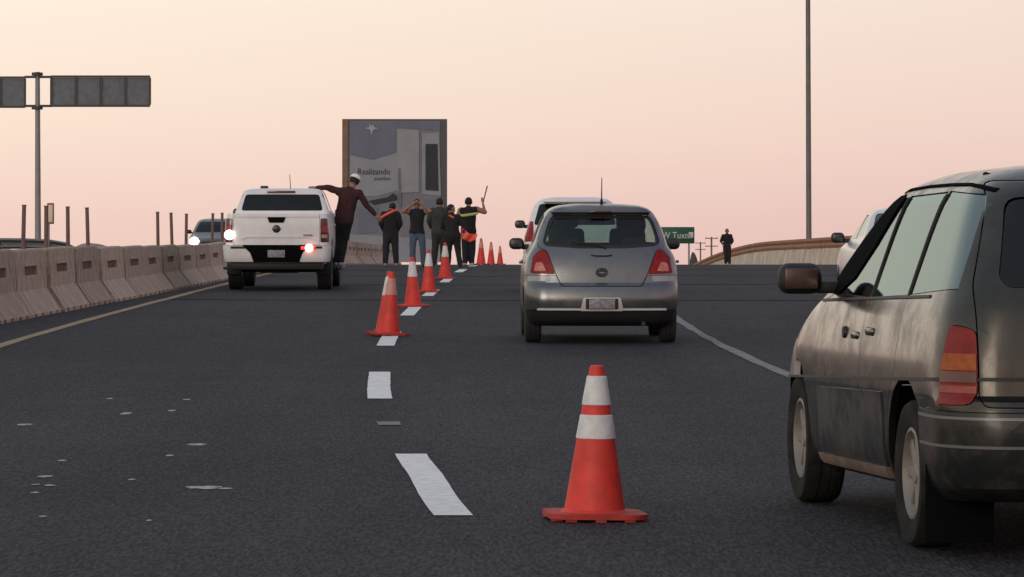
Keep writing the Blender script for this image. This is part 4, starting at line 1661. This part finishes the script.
link('spare_wheel', lathe_mesh([(0, .44), (.20, .44), (.34, .42), (.36, .36), (.34, .30), (.0, .30)], 28), M_RUBBER, v.root).location = (0, .70, .0)
an = link('antenna', tube_mesh((.12, 2.2, 1.79), (.11, 2.1, 2.05), .008, .005, 6), M_BLACK, v.root)
link('roof_beacon', box_mesh((-.36, 2.3, 1.815), (.14, .12, .06), .02), M_BLACK, v.root)
for x in (-.36, .36):
    seat(v, x, 2.75, .95, m=M_DARK)
link('cab_floor', box_mesh((0, 2.6, .62), (1.5, 2.0, .05)), M_DARK, v.root)
tag(v.root, 'white pickup truck with a man standing on its side step', 'pickup truck')
PKX, PKD = (276.5 - 512) / F * 73.6, 73.6
place(v, PKX, PKD, heading(75))

# ---- small passenger vehicles further off
def simple_car(name, layers, paint, rear_win, side_wins, tails, wheels, label, mir, m_glass, ws, tail_m=None, handles=(), bump=.62):
    v = Vehicle(name, Shell(layers, tap=(.03, .08)), paint)
    v.panel('rear_window', rear_win, 'Y', (-1, 1.5), m_glass, outer=.006, inner=.012, r=.05)
    for t in tails:
        for sx in (-1, 1):
            v.panel('tail_light', [(sx * a, b) for a, b in t], 'Y', (-1, .35), tail_m or M_REDLAMP, outer=-.006, inner=.03, r=.02)
    for sw in side_wins:
        v.sides('window', sw, .35, m_glass, outer=.006, inner=.012, r=.03)
    v.panel('windscreen', ws, 'Y', (1.9, 5), m_glass, outer=.006, inner=.012, r=.04)
    b = v.panel('rear_bumper', [(-1.2, bump), (1.2, bump), (1.2, .15), (-1.2, .15)], 'Y', (-1, .35), paint, outer=-.012, inner=.03)
    v.panel('lower_valance', [(-.7, .36), (.7, .36), (.7, .15), (-.7, .15)], 'Y', (-1, .3), M_BLACK, outer=-.016, inner=.0, cut=False, parent=b)
    link('license_plate', box_mesh((0, layers[2][1] - .02, bump + .12), (.30, .03, .13), .004), M_PLATE, v.root)
    yf = max(l[2] for l in layers)
    v.pair('headlight', [(.45, .86), (1.2, .92), (1.2, .70), (.55, .68)], (yf - 1.0, yf + .5), M_CLEAR, outer=-.004, inner=.03, r=.03)
    v.panel('front_grille', [(-.42, .80), (.42, .80), (.38, .56), (-.38, .56)], 'Y', (yf - .7, yf + .5), M_BLACK, outer=-.004, inner=.03, r=.03)
    for y in wheels:
        v.arch(y, .37, .32)
    v.finish()
    hw = max(l[3] for l in layers)
    for y in wheels:
        for sx in (-1, 1):
            wheel(v.root, sx * (hw - .11), y, .325, .2, .205, M_RUBBER, M_RIM, sx, 5)
        link('axle', tube_mesh((-hw + .15, y, .32), (hw - .15, y, .32), .05, .05, 8), M_BLACK, v.root)
    for sx in (-1, 1):
        mirror_unit(v, sx * (hw - .03), mir[0], mir[1], sx, M_BLACK, .18, .14)
    for x in (-.36, .36):
        seat(v, x, 1.75, mir[1] - .45)
    link('floor_pan', box_mesh((0, yf / 2, .30), (1.4, yf * .8, .05)), M_DARK, v.root)
    tag(v.root, label, 'car')
    return v


suv_layers = [
    (.26, .12, 4.2, .78, .20, .35, .05, .15), (.36, .02, 4.32, .86, .22, .42, .08, .22), (.55, .00, 4.36, .885, .24, .45, .09, .26),
    (.64, .03, 4.34, .885, .24, .45, .08, .26), (.80, .05, 4.26, .88, .22, .45, .08, .28), (.95, .07, 3.95, .865, .22, .42, .08, .28),
    (1.06, .10, 3.25, .83, .20, .30, .08, .22), (1.25, .17, 2.85, .775, .20, .25, .08, .2), (1.42, .25, 2.52, .715, .20, .24, .08, .2),
    (1.54, .30, 2.25, .655, .20, .24, .07, .2), (1.60, .36, 2.05, .57, .22, .24, .06, .16), (1.635, .55, 1.8, .38, .2, .2, .05, .1)]
suv = simple_car('crossover_car', suv_layers, P_WHITE,
                 [(-.60, 1.515), (.60, 1.515), (.70, 1.16), (-.70, 1.16)],
                 [[(.50, 1.20), (1.60, 1.20)], ] and [[(1.85, 1.52), (1.95, 1.52), (2.75, 1.12), (1.85, 1.10)], [(.5, 1.20), (.62, 1.48), (1.78, 1.52), (1.78, 1.10)]],
                 [[(.715, 1.22), (1.2, 1.20), (1.2, .86), (.70, .88)]], (.72, 3.38),
                 'white crossover car mostly hidden ahead of the silver hatchback', (2.5, 1.16), M_GLASS_D,
                 [(-.56, 1.50), (.56, 1.50), (.70, 1.14), (-.70, 1.14)])
link('roof_spoiler', box_mesh((0, .27, 1.565), (1.10, .16, .05), .02), P_WHITE, suv.root)
place(suv, (575 - 512) / F * 71.5, 71.5, heading(72))

sed_layers = [
    (.22, .12, 4.45, .76, .20, .35, .05, .15), (.34, .02, 4.55, .85, .24, .42, .10, .22), (.52, .00, 4.58, .88, .26, .45, .12, .26),
    (.66, .02, 4.54, .88, .26, .45, .12, .26), (.80, .04, 4.40, .87, .25, .45, .12, .28), (.92, .07, 4.0, .85, .24, .42, .12, .28),
    (.98, .30, 3.5, .815, .22, .32, .12, .22), (1.04, .50, 3.2, .775, .22, .28, .10, .2), (1.20, .80, 2.85, .70, .20, .24, .10, .2),
    (1.36, 1.12, 2.5, .615, .20, .24, .09, .2), (1.43, 1.32, 2.3, .53, .22, .24, .08, .16), (1.465, 1.55, 2.1, .36, .2, .2, .05, .1)]
sedan = simple_car('sedan_car', sed_layers, mat('paint_pearl', (.62, .61, .60), .30, metal=.15, coat=.5),
                   [(-.55, 1.385), (.55, 1.385), (.68, 1.05), (-.68, 1.05)],
                   [[(2.05, 1.37), (2.3, 1.36), (2.95, 1.06), (2.05, 1.05)], [(1.05, 1.10), (1.4, 1.35), (1.98, 1.37), (1.98, 1.05)]],
                   [[(.62, .90), (.80, .92), (.80, .74), (.62, .74)]], (.88, 3.58),
                   'pale sedan car mostly hidden behind the dark minivan', (2.75, 1.06), M_GLASS_D,
                   [(-.50, 1.36), (.50, 1.36), (.66, 1.05), (-.66, 1.05)])
place(sedan, 5.31, 53.6, heading(55))

onc = simple_car('oncoming_car', [tuple(l) for l in suv_layers], mat('paint_dark_suv', (.05, .048, .05), .35, coat=.5, metal=.2),
                 [(-.60, 1.515), (.60, 1.515), (.70, 1.16), (-.70, 1.16)],
                 [[(1.85, 1.52), (1.95, 1.52), (2.75, 1.12), (1.85, 1.10)], [(.5, 1.20), (.62, 1.48), (1.78, 1.52), (1.78, 1.10)]],
                 [[(.715, 1.22), (1.2, 1.20), (1.2, .86), (.70, .88)]], (.72, 3.38),
                 'dark oncoming car with a bright headlight behind the left barrier', (2.5, 1.16), M_GLASS_N,
                 [(-.56, 1.50), (.56, 1.50), (.70, 1.14), (-.70, 1.14)])
place(onc, (212 - 512) / F * 146, 150.4, math.pi, -math.atan(slope(148)))
M_HEAD = mat('headlamp_on', (1, .95, .85), .3, emit=(1.0, .86, .62), estr=10)
for sx in (-1, 1):
    me = lathe_mesh([(0, .05), (.10, .04), (.16, .0), (.16, -.03), (0, -.03)], 18, 'Z', False, 50)
    me.transform(Matrix.Rotation(-math.pi / 2, 4, 'X'))
    h_ = link('headlight_bulb', me, M_HEAD, onc.root)
    h_.location = (sx * .63, 4.21, .80)

# ------------------------------------------------------------------ people
def capsule(bm, p0, p1, r0, r1, flat=1.0, n=12, fl_axis=Vector((0, 1, 0))):
    p0, p1 = Vector(p0), Vector(p1)
    d = p1 - p0
    L = d.length
    ax = d.normalized() if L > 1e-6 else Vector((0, 0, 1))
    q = ax.to_track_quat('Z', 'Y')
    rings = []
    for i in range(1, 5):
        a = math.pi / 2 * (i / 4)
        rings.append((p0 - ax * r0 * math.cos(a), r0 * math.sin(a)))
    for i in range(0, 4):
        a = math.pi / 2 * (i / 4)
        rings.append((p1 + ax * r1 * math.sin(a), r1 * math.cos(a)))
    rows = []
    mid = (p0 + p1) / 2
    for c, r in rings:
        row = []
        for k in range(n):
            t = 2 * math.pi * k / n
            off = q @ Vector((r * math.cos(t), r * math.sin(t), 0))
            if flat != 1.0:
                off -= fl_axis * off.dot(fl_axis) * (1 - flat)
            row.append(bm.verts.new(c + off))
        rows.append(row)
    for a, b in zip(rows[:-1], rows[1:]):
        for k in range(n):
            bm.faces.new((a[k], a[(k + 1) % n], b[(k + 1) % n], b[k]))
    t0 = bm.verts.new(p0 - ax * r0)
    t1 = bm.verts.new(p1 + ax * r1)
    for k in range(n):
        bm.faces.new((t0, rows[0][(k + 1) % n], rows[0][k]))
        bm.faces.new((t1, rows[-1][k], rows[-1][(k + 1) % n]))


M_SKIN = mat('skin', (.30, .155, .10), .6, var=.1, scale=20)
M_HAIR = mat('hair', (.014, .011, .010), .8)


def person(loc, label, pose, shirt, pants, shoes, rz=0.0, face=1, voxel=.013, sleeves=True, hair=True, cap=None, bulk=1.0, scale=1.0):
    """face=1: looks along +y (away from the camera), -1: towards it"""
    J = dict(hip=(0, 0, .93), chest=(0, 0, 1.28), neck=(0, 0, 1.45), head=(0, face * .02, 1.60),
             shl=(-.185, 0, 1.40), shr=(.185, 0, 1.40), ell=(-.25, -.01 * face, 1.13), elr=(.25, -.01 * face, 1.13),
             hal=(-.255, .05 * face, .88), har=(.255, .05 * face, .88), hpl=(-.09, 0, .90), hpr=(.09, 0, .90),
             knl=(-.11, .02 * face, .49), knr=(.11, .02 * face, .49), anl=(-.12, -.02 * face, .09), anr=(.12, -.02 * face, .09))
    J.update(pose)
    J = {k: Vector(v_) for k, v_ in J.items()}
    B = bulk
    segs = []       # p0 p1 r0 r1 material flat

    def add(a, b, r0, r1, m, fl=1.0):
        segs.append((Vector(a), Vector(b), r0, r1, m, fl))
    hip, chest, neck, head = J['hip'], J['chest'], J['neck'], J['head']
    waist = hip.lerp(chest, .42)
    add(hip + Vector((0, 0, -.05)), waist, .178 * B, .165 * B, 1, .76)
    add(waist, chest, .167 * B, .182 * B, 1, .72)
    add(chest, chest.lerp(neck, .62), .180 * B, .125 * B, 1, .68)
    add(hip + Vector((0, 0, -.03)), hip + Vector((0, 0, -.01)), .155 * B, .15 * B, 2, .76)
    add(J['shl'].lerp(chest, .12), J['shr'].lerp(chest, .12), .085 * B, .085 * B, 1)
    add(neck.lerp(chest, .2), neck, .062, .058, 1)
    add(neck, head + Vector((0, 0, -.05)), .052, .052, 0)
    up = (head - neck).normalized()
    fwd = Vector((0, face, 0))
    fwd = (fwd - up * fwd.dot(up)).normalized()
    if 'look' in J:
        fwd = J['look'].normalized()
    side = fwd.cross(up)
    add(head - up * .055 + fwd * .025, head - up * .02 + fwd * .02, .055, .07, 0)           # jaw and cheeks
    add(head + up * .02 - fwd * .015, head + up * .045 + fwd * .012, .088, .086, 0)          # skull
    add(head + fwd * .095 + up * .005, head + fwd * .108 - up * .022, .011, .015, 0)         # nose
    add(head - up * .055 + fwd * .082, head - up * .075 + fwd * .078, .018, .018, 0)         # chin
    for s_ in (-1, 1):
        add(head + side * s_ * .088 + up * .01, head + side * s_ * .09 - up * .03, .016, .012, 0)
    for k in 'lr':
        sh, el, ha = J['sh' + k], J['el' + k], J['ha' + k]
        arm_m = 1 if sleeves else 0
        add(sh, el, .072 * B, .056 * B, 1 if sleeves else 0)
        if not sleeves:
            add(sh, sh.lerp(el, .45), .066 * B, .06 * B, 1)
        add(el, el.lerp(ha, .9), .056 * B if sleeves else .044, .042 if sleeves else .028, arm_m)
        d = (ha - el).normalized()
        add(el.lerp(ha, .88), ha, .026, .028, 0)
        # palm and fingers
        sd = d.cross(Vector((0, 1, 0)))
        if sd.length < .2:
            sd = Vector((1, 0, 0))
        sd.normalize()
        add(ha, ha + d * .055, .030, .036, 0, .6)
        for fi, (o_, ln) in enumerate(((-.028, .062), (-.010, .075), (.010, .070), (.027, .055))):
            b0 = ha + d * .07 + sd * o_
            mid_ = b0 + d * ln * .55 + Vector((0, .008 * face, 0))
            add(b0, mid_, .011, .010, 0)
            add(mid_, mid_ + d * ln * .45 + Vector((0, .018 * face, -.004)), .010, .008, 0)
        ts = -1 if k == 'l' else 1
        add(ha + d * .01 + sd * .02 * -ts, ha + d * .055 - sd * .058 * ts, .013, .010, 0)
        hp, kn, an_ = J['hp' + k], J['kn' + k], J['an' + k]
        add(hp, kn, .108 * B, .082 * B, 2)
        add(kn, an_ + Vector((0, 0, .02)), .082 * B, .068 * B, 2)
        toe = J.get('to' + k, an_ + Vector((.015 * (1 if k == 'r' else -1), .16 * face, -.045)))
        heel = an_ + Vector((0, -.03 * face, -.035))
        add(heel, toe, .046, .042, 3)
        add(an_, heel, .045, .045, 3)
    bm = bmesh.new()
    for a, b, r0, r1, m, fl in segs:
        capsule(bm, a, b, r0, r1, fl)
    me0 = bpy.data.meshes.new('p')
    bm.to_mesh(me0)
    bm.free()
    o = bpy.data.objects.new('tmp', me0)
    COL.objects.link(o)
    md = o.modifiers.new('r', 'REMESH')
    md.mode = 'VOXEL'
    md.voxel_size = voxel
    sm = o.modifiers.new('s', 'SMOOTH')
    sm.factor = .5
    sm.iterations = 2
    dg = bpy.context.evaluated_depsgraph_get()
    me = bpy.data.meshes.new_from_object(o.evaluated_get(dg))
    bpy.data.objects.remove(o)
    me.materials.clear()
    for m in (M_SKIN, shirt, pants, shoes):
        me.materials.append(m)
    n = len(me.vertices)
    co = np.empty(n * 3)
    me.vertices.foreach_get('co', co)
    co = co.reshape(-1, 3)
    best = np.full(n, 1e9)
    vm = np.zeros(n, int)
    core = np.zeros(n, bool)
    for a, b, r0, r1, m, fl in segs:
        a_, b_ = np.array(a), np.array(b)
        d = b_ - a_
        t = np.clip(((co - a_) @ d) / max(1e-9, d @ d), 0, 1)
        dist = np.linalg.norm(co - (a_ + t[:, None] * d), axis=1) - (r0 + (r1 - r0) * t)
        k = dist < best
        best[k] = dist[k]
        vm[k] = m
        core[k] = (m == 2) or fl in (.76, .72)
    hemz = hip.z - .075 + .012 * np.sin(co[:, 0] * 30)
    cmask = core & ((vm == 1) | (vm == 2))
    vm[cmask & (co[:, 2] > hemz)] = 1
    vm[cmask & (co[:, 2] <= hemz)] = 2
    # cloth folds
    nr = np.empty(n * 3)
    me.vertices.foreach_get('normal', nr)
    nr = nr.reshape(-1, 3)
    amp = np.where((vm == 1) | (vm == 2), .016, 0.0)
    ph = np.array([mnoise.noise(Vector((c[0] * 9, c[1] * 9, c[2] * 5 + len(label)))) for c in co])
    co = co + nr * (amp * ph)[:, None]
    me.vertices.foreach_set('co', co.ravel())
    mi = np.zeros(len(me.polygons), int)
    for i, p in enumerate(me.polygons):
        mi[i] = np.bincount(vm[list(p.vertices)]).argmax()
    me.polygons.foreach_set('material_index', mi)
    me.shade_smooth()
    root = empty('person', loc, (0, 0, rz))
    root.scale = (scale,) * 3
    link('body', me, None, root)
    R3 = Matrix((side, fwd, up)).transposed()
    if hair:
        bm = bmesh.new()
        bmesh.ops.create_uvsphere(bm, u_segments=18, v_segments=12, radius=1.0)
        kill = [v_ for v_ in bm.verts if v_.co.z < -.72 or (v_.co.y > .30 and v_.co.z < .30) or (v_.co.y > -.1 and v_.co.z < -.3)]
        bmesh.ops.delete(bm, geom=kill, context='VERTS')
        for v_ in bm.verts:
            j = 1 + .05 * mnoise.noise(v_.co * 4)
            v_.co = head + up * .03 + R3 @ Vector((v_.co.x * .095 * j, v_.co.y * .106 * j, v_.co.z * .108 * j))
        hme = bm_mesh(bm, 60)
        ho = link('hair', hme, M_HAIR, root)
        sl_ = ho.modifiers.new('s', 'SOLIDIFY')
        sl_.thickness = .008
    if cap:
        bm = bmesh.new()
        bmesh.ops.create_uvsphere(bm, u_segments=20, v_segments=12, radius=1.0)
        bmesh.ops.delete(bm, geom=[v_ for v_ in bm.verts if v_.co.z < -.12], context='VERTS')
        for v_ in bm.verts:
            v_.co = head + up * .045 + R3 @ Vector((v_.co.x * .102, v_.co.y * .112, v_.co.z * .100))
        co_ = link('cap', bm_mesh(bm, 60), cap, root)
        sl_ = co_.modifiers.new('s', 'SOLIDIFY')
        sl_.thickness = .008
        br = []
        for i in range(13):
            a = math.pi * i / 12
            br.append((.095 * math.cos(a), .09 + .095 * math.sin(a)))
        bme = prism(br, 'Z', .0, .010)
        bme.transform(Matrix.Translation(head + up * .045) @ R3.to_4x4())
        link('brim', bme, cap, co_)
    for s_ in (-1, 1):
        bm = bmesh.new()
        bmesh.ops.create_uvsphere(bm, u_segments=10, v_segments=8, radius=.012)
        e_ = link('eye', bm_mesh(bm, 60), M_HAIR, root)
        e_.location = head + fwd * .088 + side * s_ * .034 + up * .012
    mo_ = link('mouth', box_mesh((0, 0, 0), (.045, .012, .010), .003), mat('lips', (.25, .10, .085), .6), root)
    mo_.location = head + fwd * .090 - up * .043
    tag(root, label, 'person')
    return root, J


def cloth(name, c, r, g, b):
    return mat(name, (r, g, b), .95, var=.25, scale=7)


M_NAVY = cloth('cloth_navy', 0, .018, .020, .026)
M_BLK = cloth('cloth_black', 0, .013, .013, .015)
M_MAROON = cloth('cloth_maroon', 0, .045, .014, .016)
M_JEANS = cloth('cloth_jeans', 0, .075, .105, .15)
M_OLIVE = cloth('cloth_olive', 0, .040, .042, .036)
M_SHOEW = mat('shoe_pale', (.45, .44, .43), .7)
M_SHOED = mat('shoe_dark', (.03, .028, .027), .7)
M_HIVIS = mat('hivis_orange', (.85, .12, .07), .7, var=.1)
M_YEL = mat('hivis_yellow', (.48, .50, .13), .7)


def ground_at(px, D, dz=0.0):
    return Vector(((px - 512) / F * D, D, zr(D) + dz))


# man on the pickup's side step
Dm = PKD + 2.35
X_step = PKX + .99 - math.sin(heading(75)) * 2.35
base = Vector((X_step, Dm, zr(Dm) + .395))
person(base, 'man in white cap and dark maroon jacket hanging off the pickup side', dict(
    hip=(.085, -.02, .86), chest=(.155, -.03, 1.20), neck=(.20, -.02, 1.385), head=(.265, .03, 1.535),
    shl=(-.02, -.02, 1.36), shr=(.36, -.03, 1.31), ell=(-.23, .02, 1.42), hal=(-.43, .06, 1.415),
    elr=(.50, -.05, 1.09), har=(.66, -.04, .92), hpl=(.01, -.02, .84), hpr=(.16, -.02, .84),
    knl=(-.035, .05, .45), knr=(.07, .03, .45), anl=(-.05, .0, .075), anr=(.03, -.05, .075)),
    M_MAROON, M_BLK, M_SHOEW, cap=mat('cap_white', (.80, .79, .78), .8), hair=True, voxel=.011, bulk=1.02)

# group at the crest
p1, J1 = person(ground_at(390.5, 107), 'person in dark clothes with an orange shoulder band, left of the group', dict(
    ell=(-.27, -.02, 1.14), hal=(-.20, .10, .95), elr=(.27, -.02, 1.14), har=(.20, .10, .95), anl=(-.14, .0, .09), anr=(.15, .02, .09),
    knl=(-.12, .03, .49), knr=(.13, .03, .49), head=(.04, .05, 1.575)), M_BLK, M_NAVY, M_SHOEW, voxel=.016, bulk=1.12, scale=.95)
bm = bmesh.new()
path = [(-.23, -.10, 1.31), (-.12, -.150, 1.38), (.0, -.14, 1.44), (.10, -.10, 1.49), (.17, -.02, 1.50)]
for a, b in zip(path[:-1], path[1:]):
    capsule(bm, a, b, .036, .036, .4, 10)
link('shoulder_band', bm_mesh(bm, 60), M_HIVIS, p1)

person(ground_at(417, 103), 'person in dark top and blue jeans with both hands raised to the face', dict(
    ell=(-.34, -.10, 1.42), hal=(-.10, -.16, 1.60), elr=(.32, -.10, 1.42), har=(.10, -.16, 1.60), shl=(-.19, 0, 1.41), shr=(.19, 0, 1.41),
    anl=(-.10, 0, .09), anr=(.16, .05, .09), knr=(.15, -.03, .49)), M_BLK, M_JEANS, M_SHOED, face=-1, voxel=.016, sleeves=False, scale=.97)

person(ground_at(439.5, 106), 'person in dark olive jacket and trousers, back turned, middle of the group', dict(
    ell=(-.28, .02, 1.15), hal=(-.22, .12, .98), elr=(.24, .05, 1.15), har=(.14, .2, 1.1), anl=(-.15, .0, .09), anr=(.14, .04, .09)),
    M_OLIVE, mat('cloth_olive_dark', (.028, .028, .026), .95, var=.3, scale=9), M_SHOED, voxel=.016, bulk=1.12, scale=1.0)

p4, J4 = person(ground_at(452, 102), 'stooping person in black holding an orange flag beside the cones', dict(
    hip=(.02, 0, .84), chest=(-.01, .06, 1.14), neck=(-.03, .12, 1.29), head=(-.03, .17, 1.42), shl=(-.19, .09, 1.24), shr=(.15, .07, 1.24),
    ell=(-.24, .12, 1.0), hal=(-.05, .2, .86), elr=(.27, .05, 1.0), har=(.30, -.10, .82), hpl=(-.06, 0, .82), hpr=(.10, 0, .82),
    knl=(-.08, .08, .45), knr=(.14, .02, .44), anl=(-.10, .0, .09), anr=(.19, -.12, .09), look=(.8, .3, -.1)), M_BLK, M_BLK, M_SHOED, voxel=.016, scale=1.0)
bm = bmesh.new()
path = [(-.06, -.045, 1.27), (.03, -.055, 1.22)]
for a, b in zip(path[:-1], path[1:]):
    capsule(bm, a, b, .020, .020, .5, 8)
link('chest_strap', bm_mesh(bm, 60), M_HIVIS, p4)

p5, J5 = person(ground_at(468.5, 108), 'worker in black jacket with yellow back stripe raising a baton', dict(
    elr=(.41, .0, 1.36), har=(.36, .0, 1.60), shr=(.20, 0, 1.43), shl=(-.20, 0, 1.40), ell=(-.30, .0, 1.14), hal=(-.29, .06, .90),
    anl=(-.09, 0, .09), anr=(.08, .05, .09), knl=(-.09, .03, .49), knr=(.09, .03, .49), hpl=(-.08, 0, .90), hpr=(.08, 0, .90)),
    M_BLK, M_NAVY, M_SHOEW, voxel=.016, sleeves=False, bulk=1.1, scale=1.02)
bm = bmesh.new()
path = [(-.22, -.10, 1.26), (-.11, -.152, 1.27), (.0, -.165, 1.285), (.11, -.152, 1.30), (.21, -.11, 1.32)]
for a, b in zip(path[:-1], path[1:]):
    capsule(bm, a, b, .034, .034, .4, 8)
link('back_stripe', bm_mesh(bm, 60), M_YEL, p5)
h5 = p5.location + Vector((.362, .02, 1.66)) * 1.02
bt = link('baton', tube_mesh((-.01, 0, -.12), (.115, .0, .37), .014, .017, 10), mat('baton_dark', (.03, .025, .025), .5))
bt.location = h5
tag(bt, 'thin dark baton held up by the worker against the sky', 'baton')

# the orange flag: a rippled cloth on a short stick
fl = empty('warning_flag', p4.location + Vector((.32, -.12, .84)))
tag(fl, 'bright orange cloth flag held low beside the worker with the baton', 'flag')
V, Fc = [], []
nu, nv = 14, 9
for i in range(nu):
    for j in range(nv):
        u, w = i / (nu - 1), j / (nv - 1)
        V.append((-.10 + .40 * u - .05 * w * u, .06 * math.sin(u * 9 + w * 3), .10 - .26 * w * (1 - .45 * u) - .16 * u + .03 * math.sin(u * 7 + 1)))
for i in range(nu - 1):
    for j in range(nv - 1):
        a = i * nv + j
        Fc.append((a, a + 1, a + nv + 1, a + nv))
fc = link('cloth', mesh_from(V, Fc, 60, False), M_HIVIS, fl)
fm = fc.modifiers.new('s', 'SOLIDIFY')
fm.thickness = .006
link('stick', tube_mesh((-.11, 0, -.28), (-.10, 0, .14), .010, .010, 8), M_POST, fl)

# lone man far right
person(ground_at(727, 203), 'lone man in a black jacket standing by the far parapet', dict(
    ell=(-.30, .02, 1.14), hal=(-.22, -.1, .98), elr=(.28, .0, 1.14), har=(.20, -.12, .98), anl=(-.06, 0, .09), anr=(.12, .06, .09), knl=(-.07, 0, .49), knr=(.11, .0, .49)),
    M_BLK, cloth('cloth_charcoal', 0, .02, .018, .018), M_SHOED, face=-1, voxel=.02, bulk=1.12, scale=1.0)
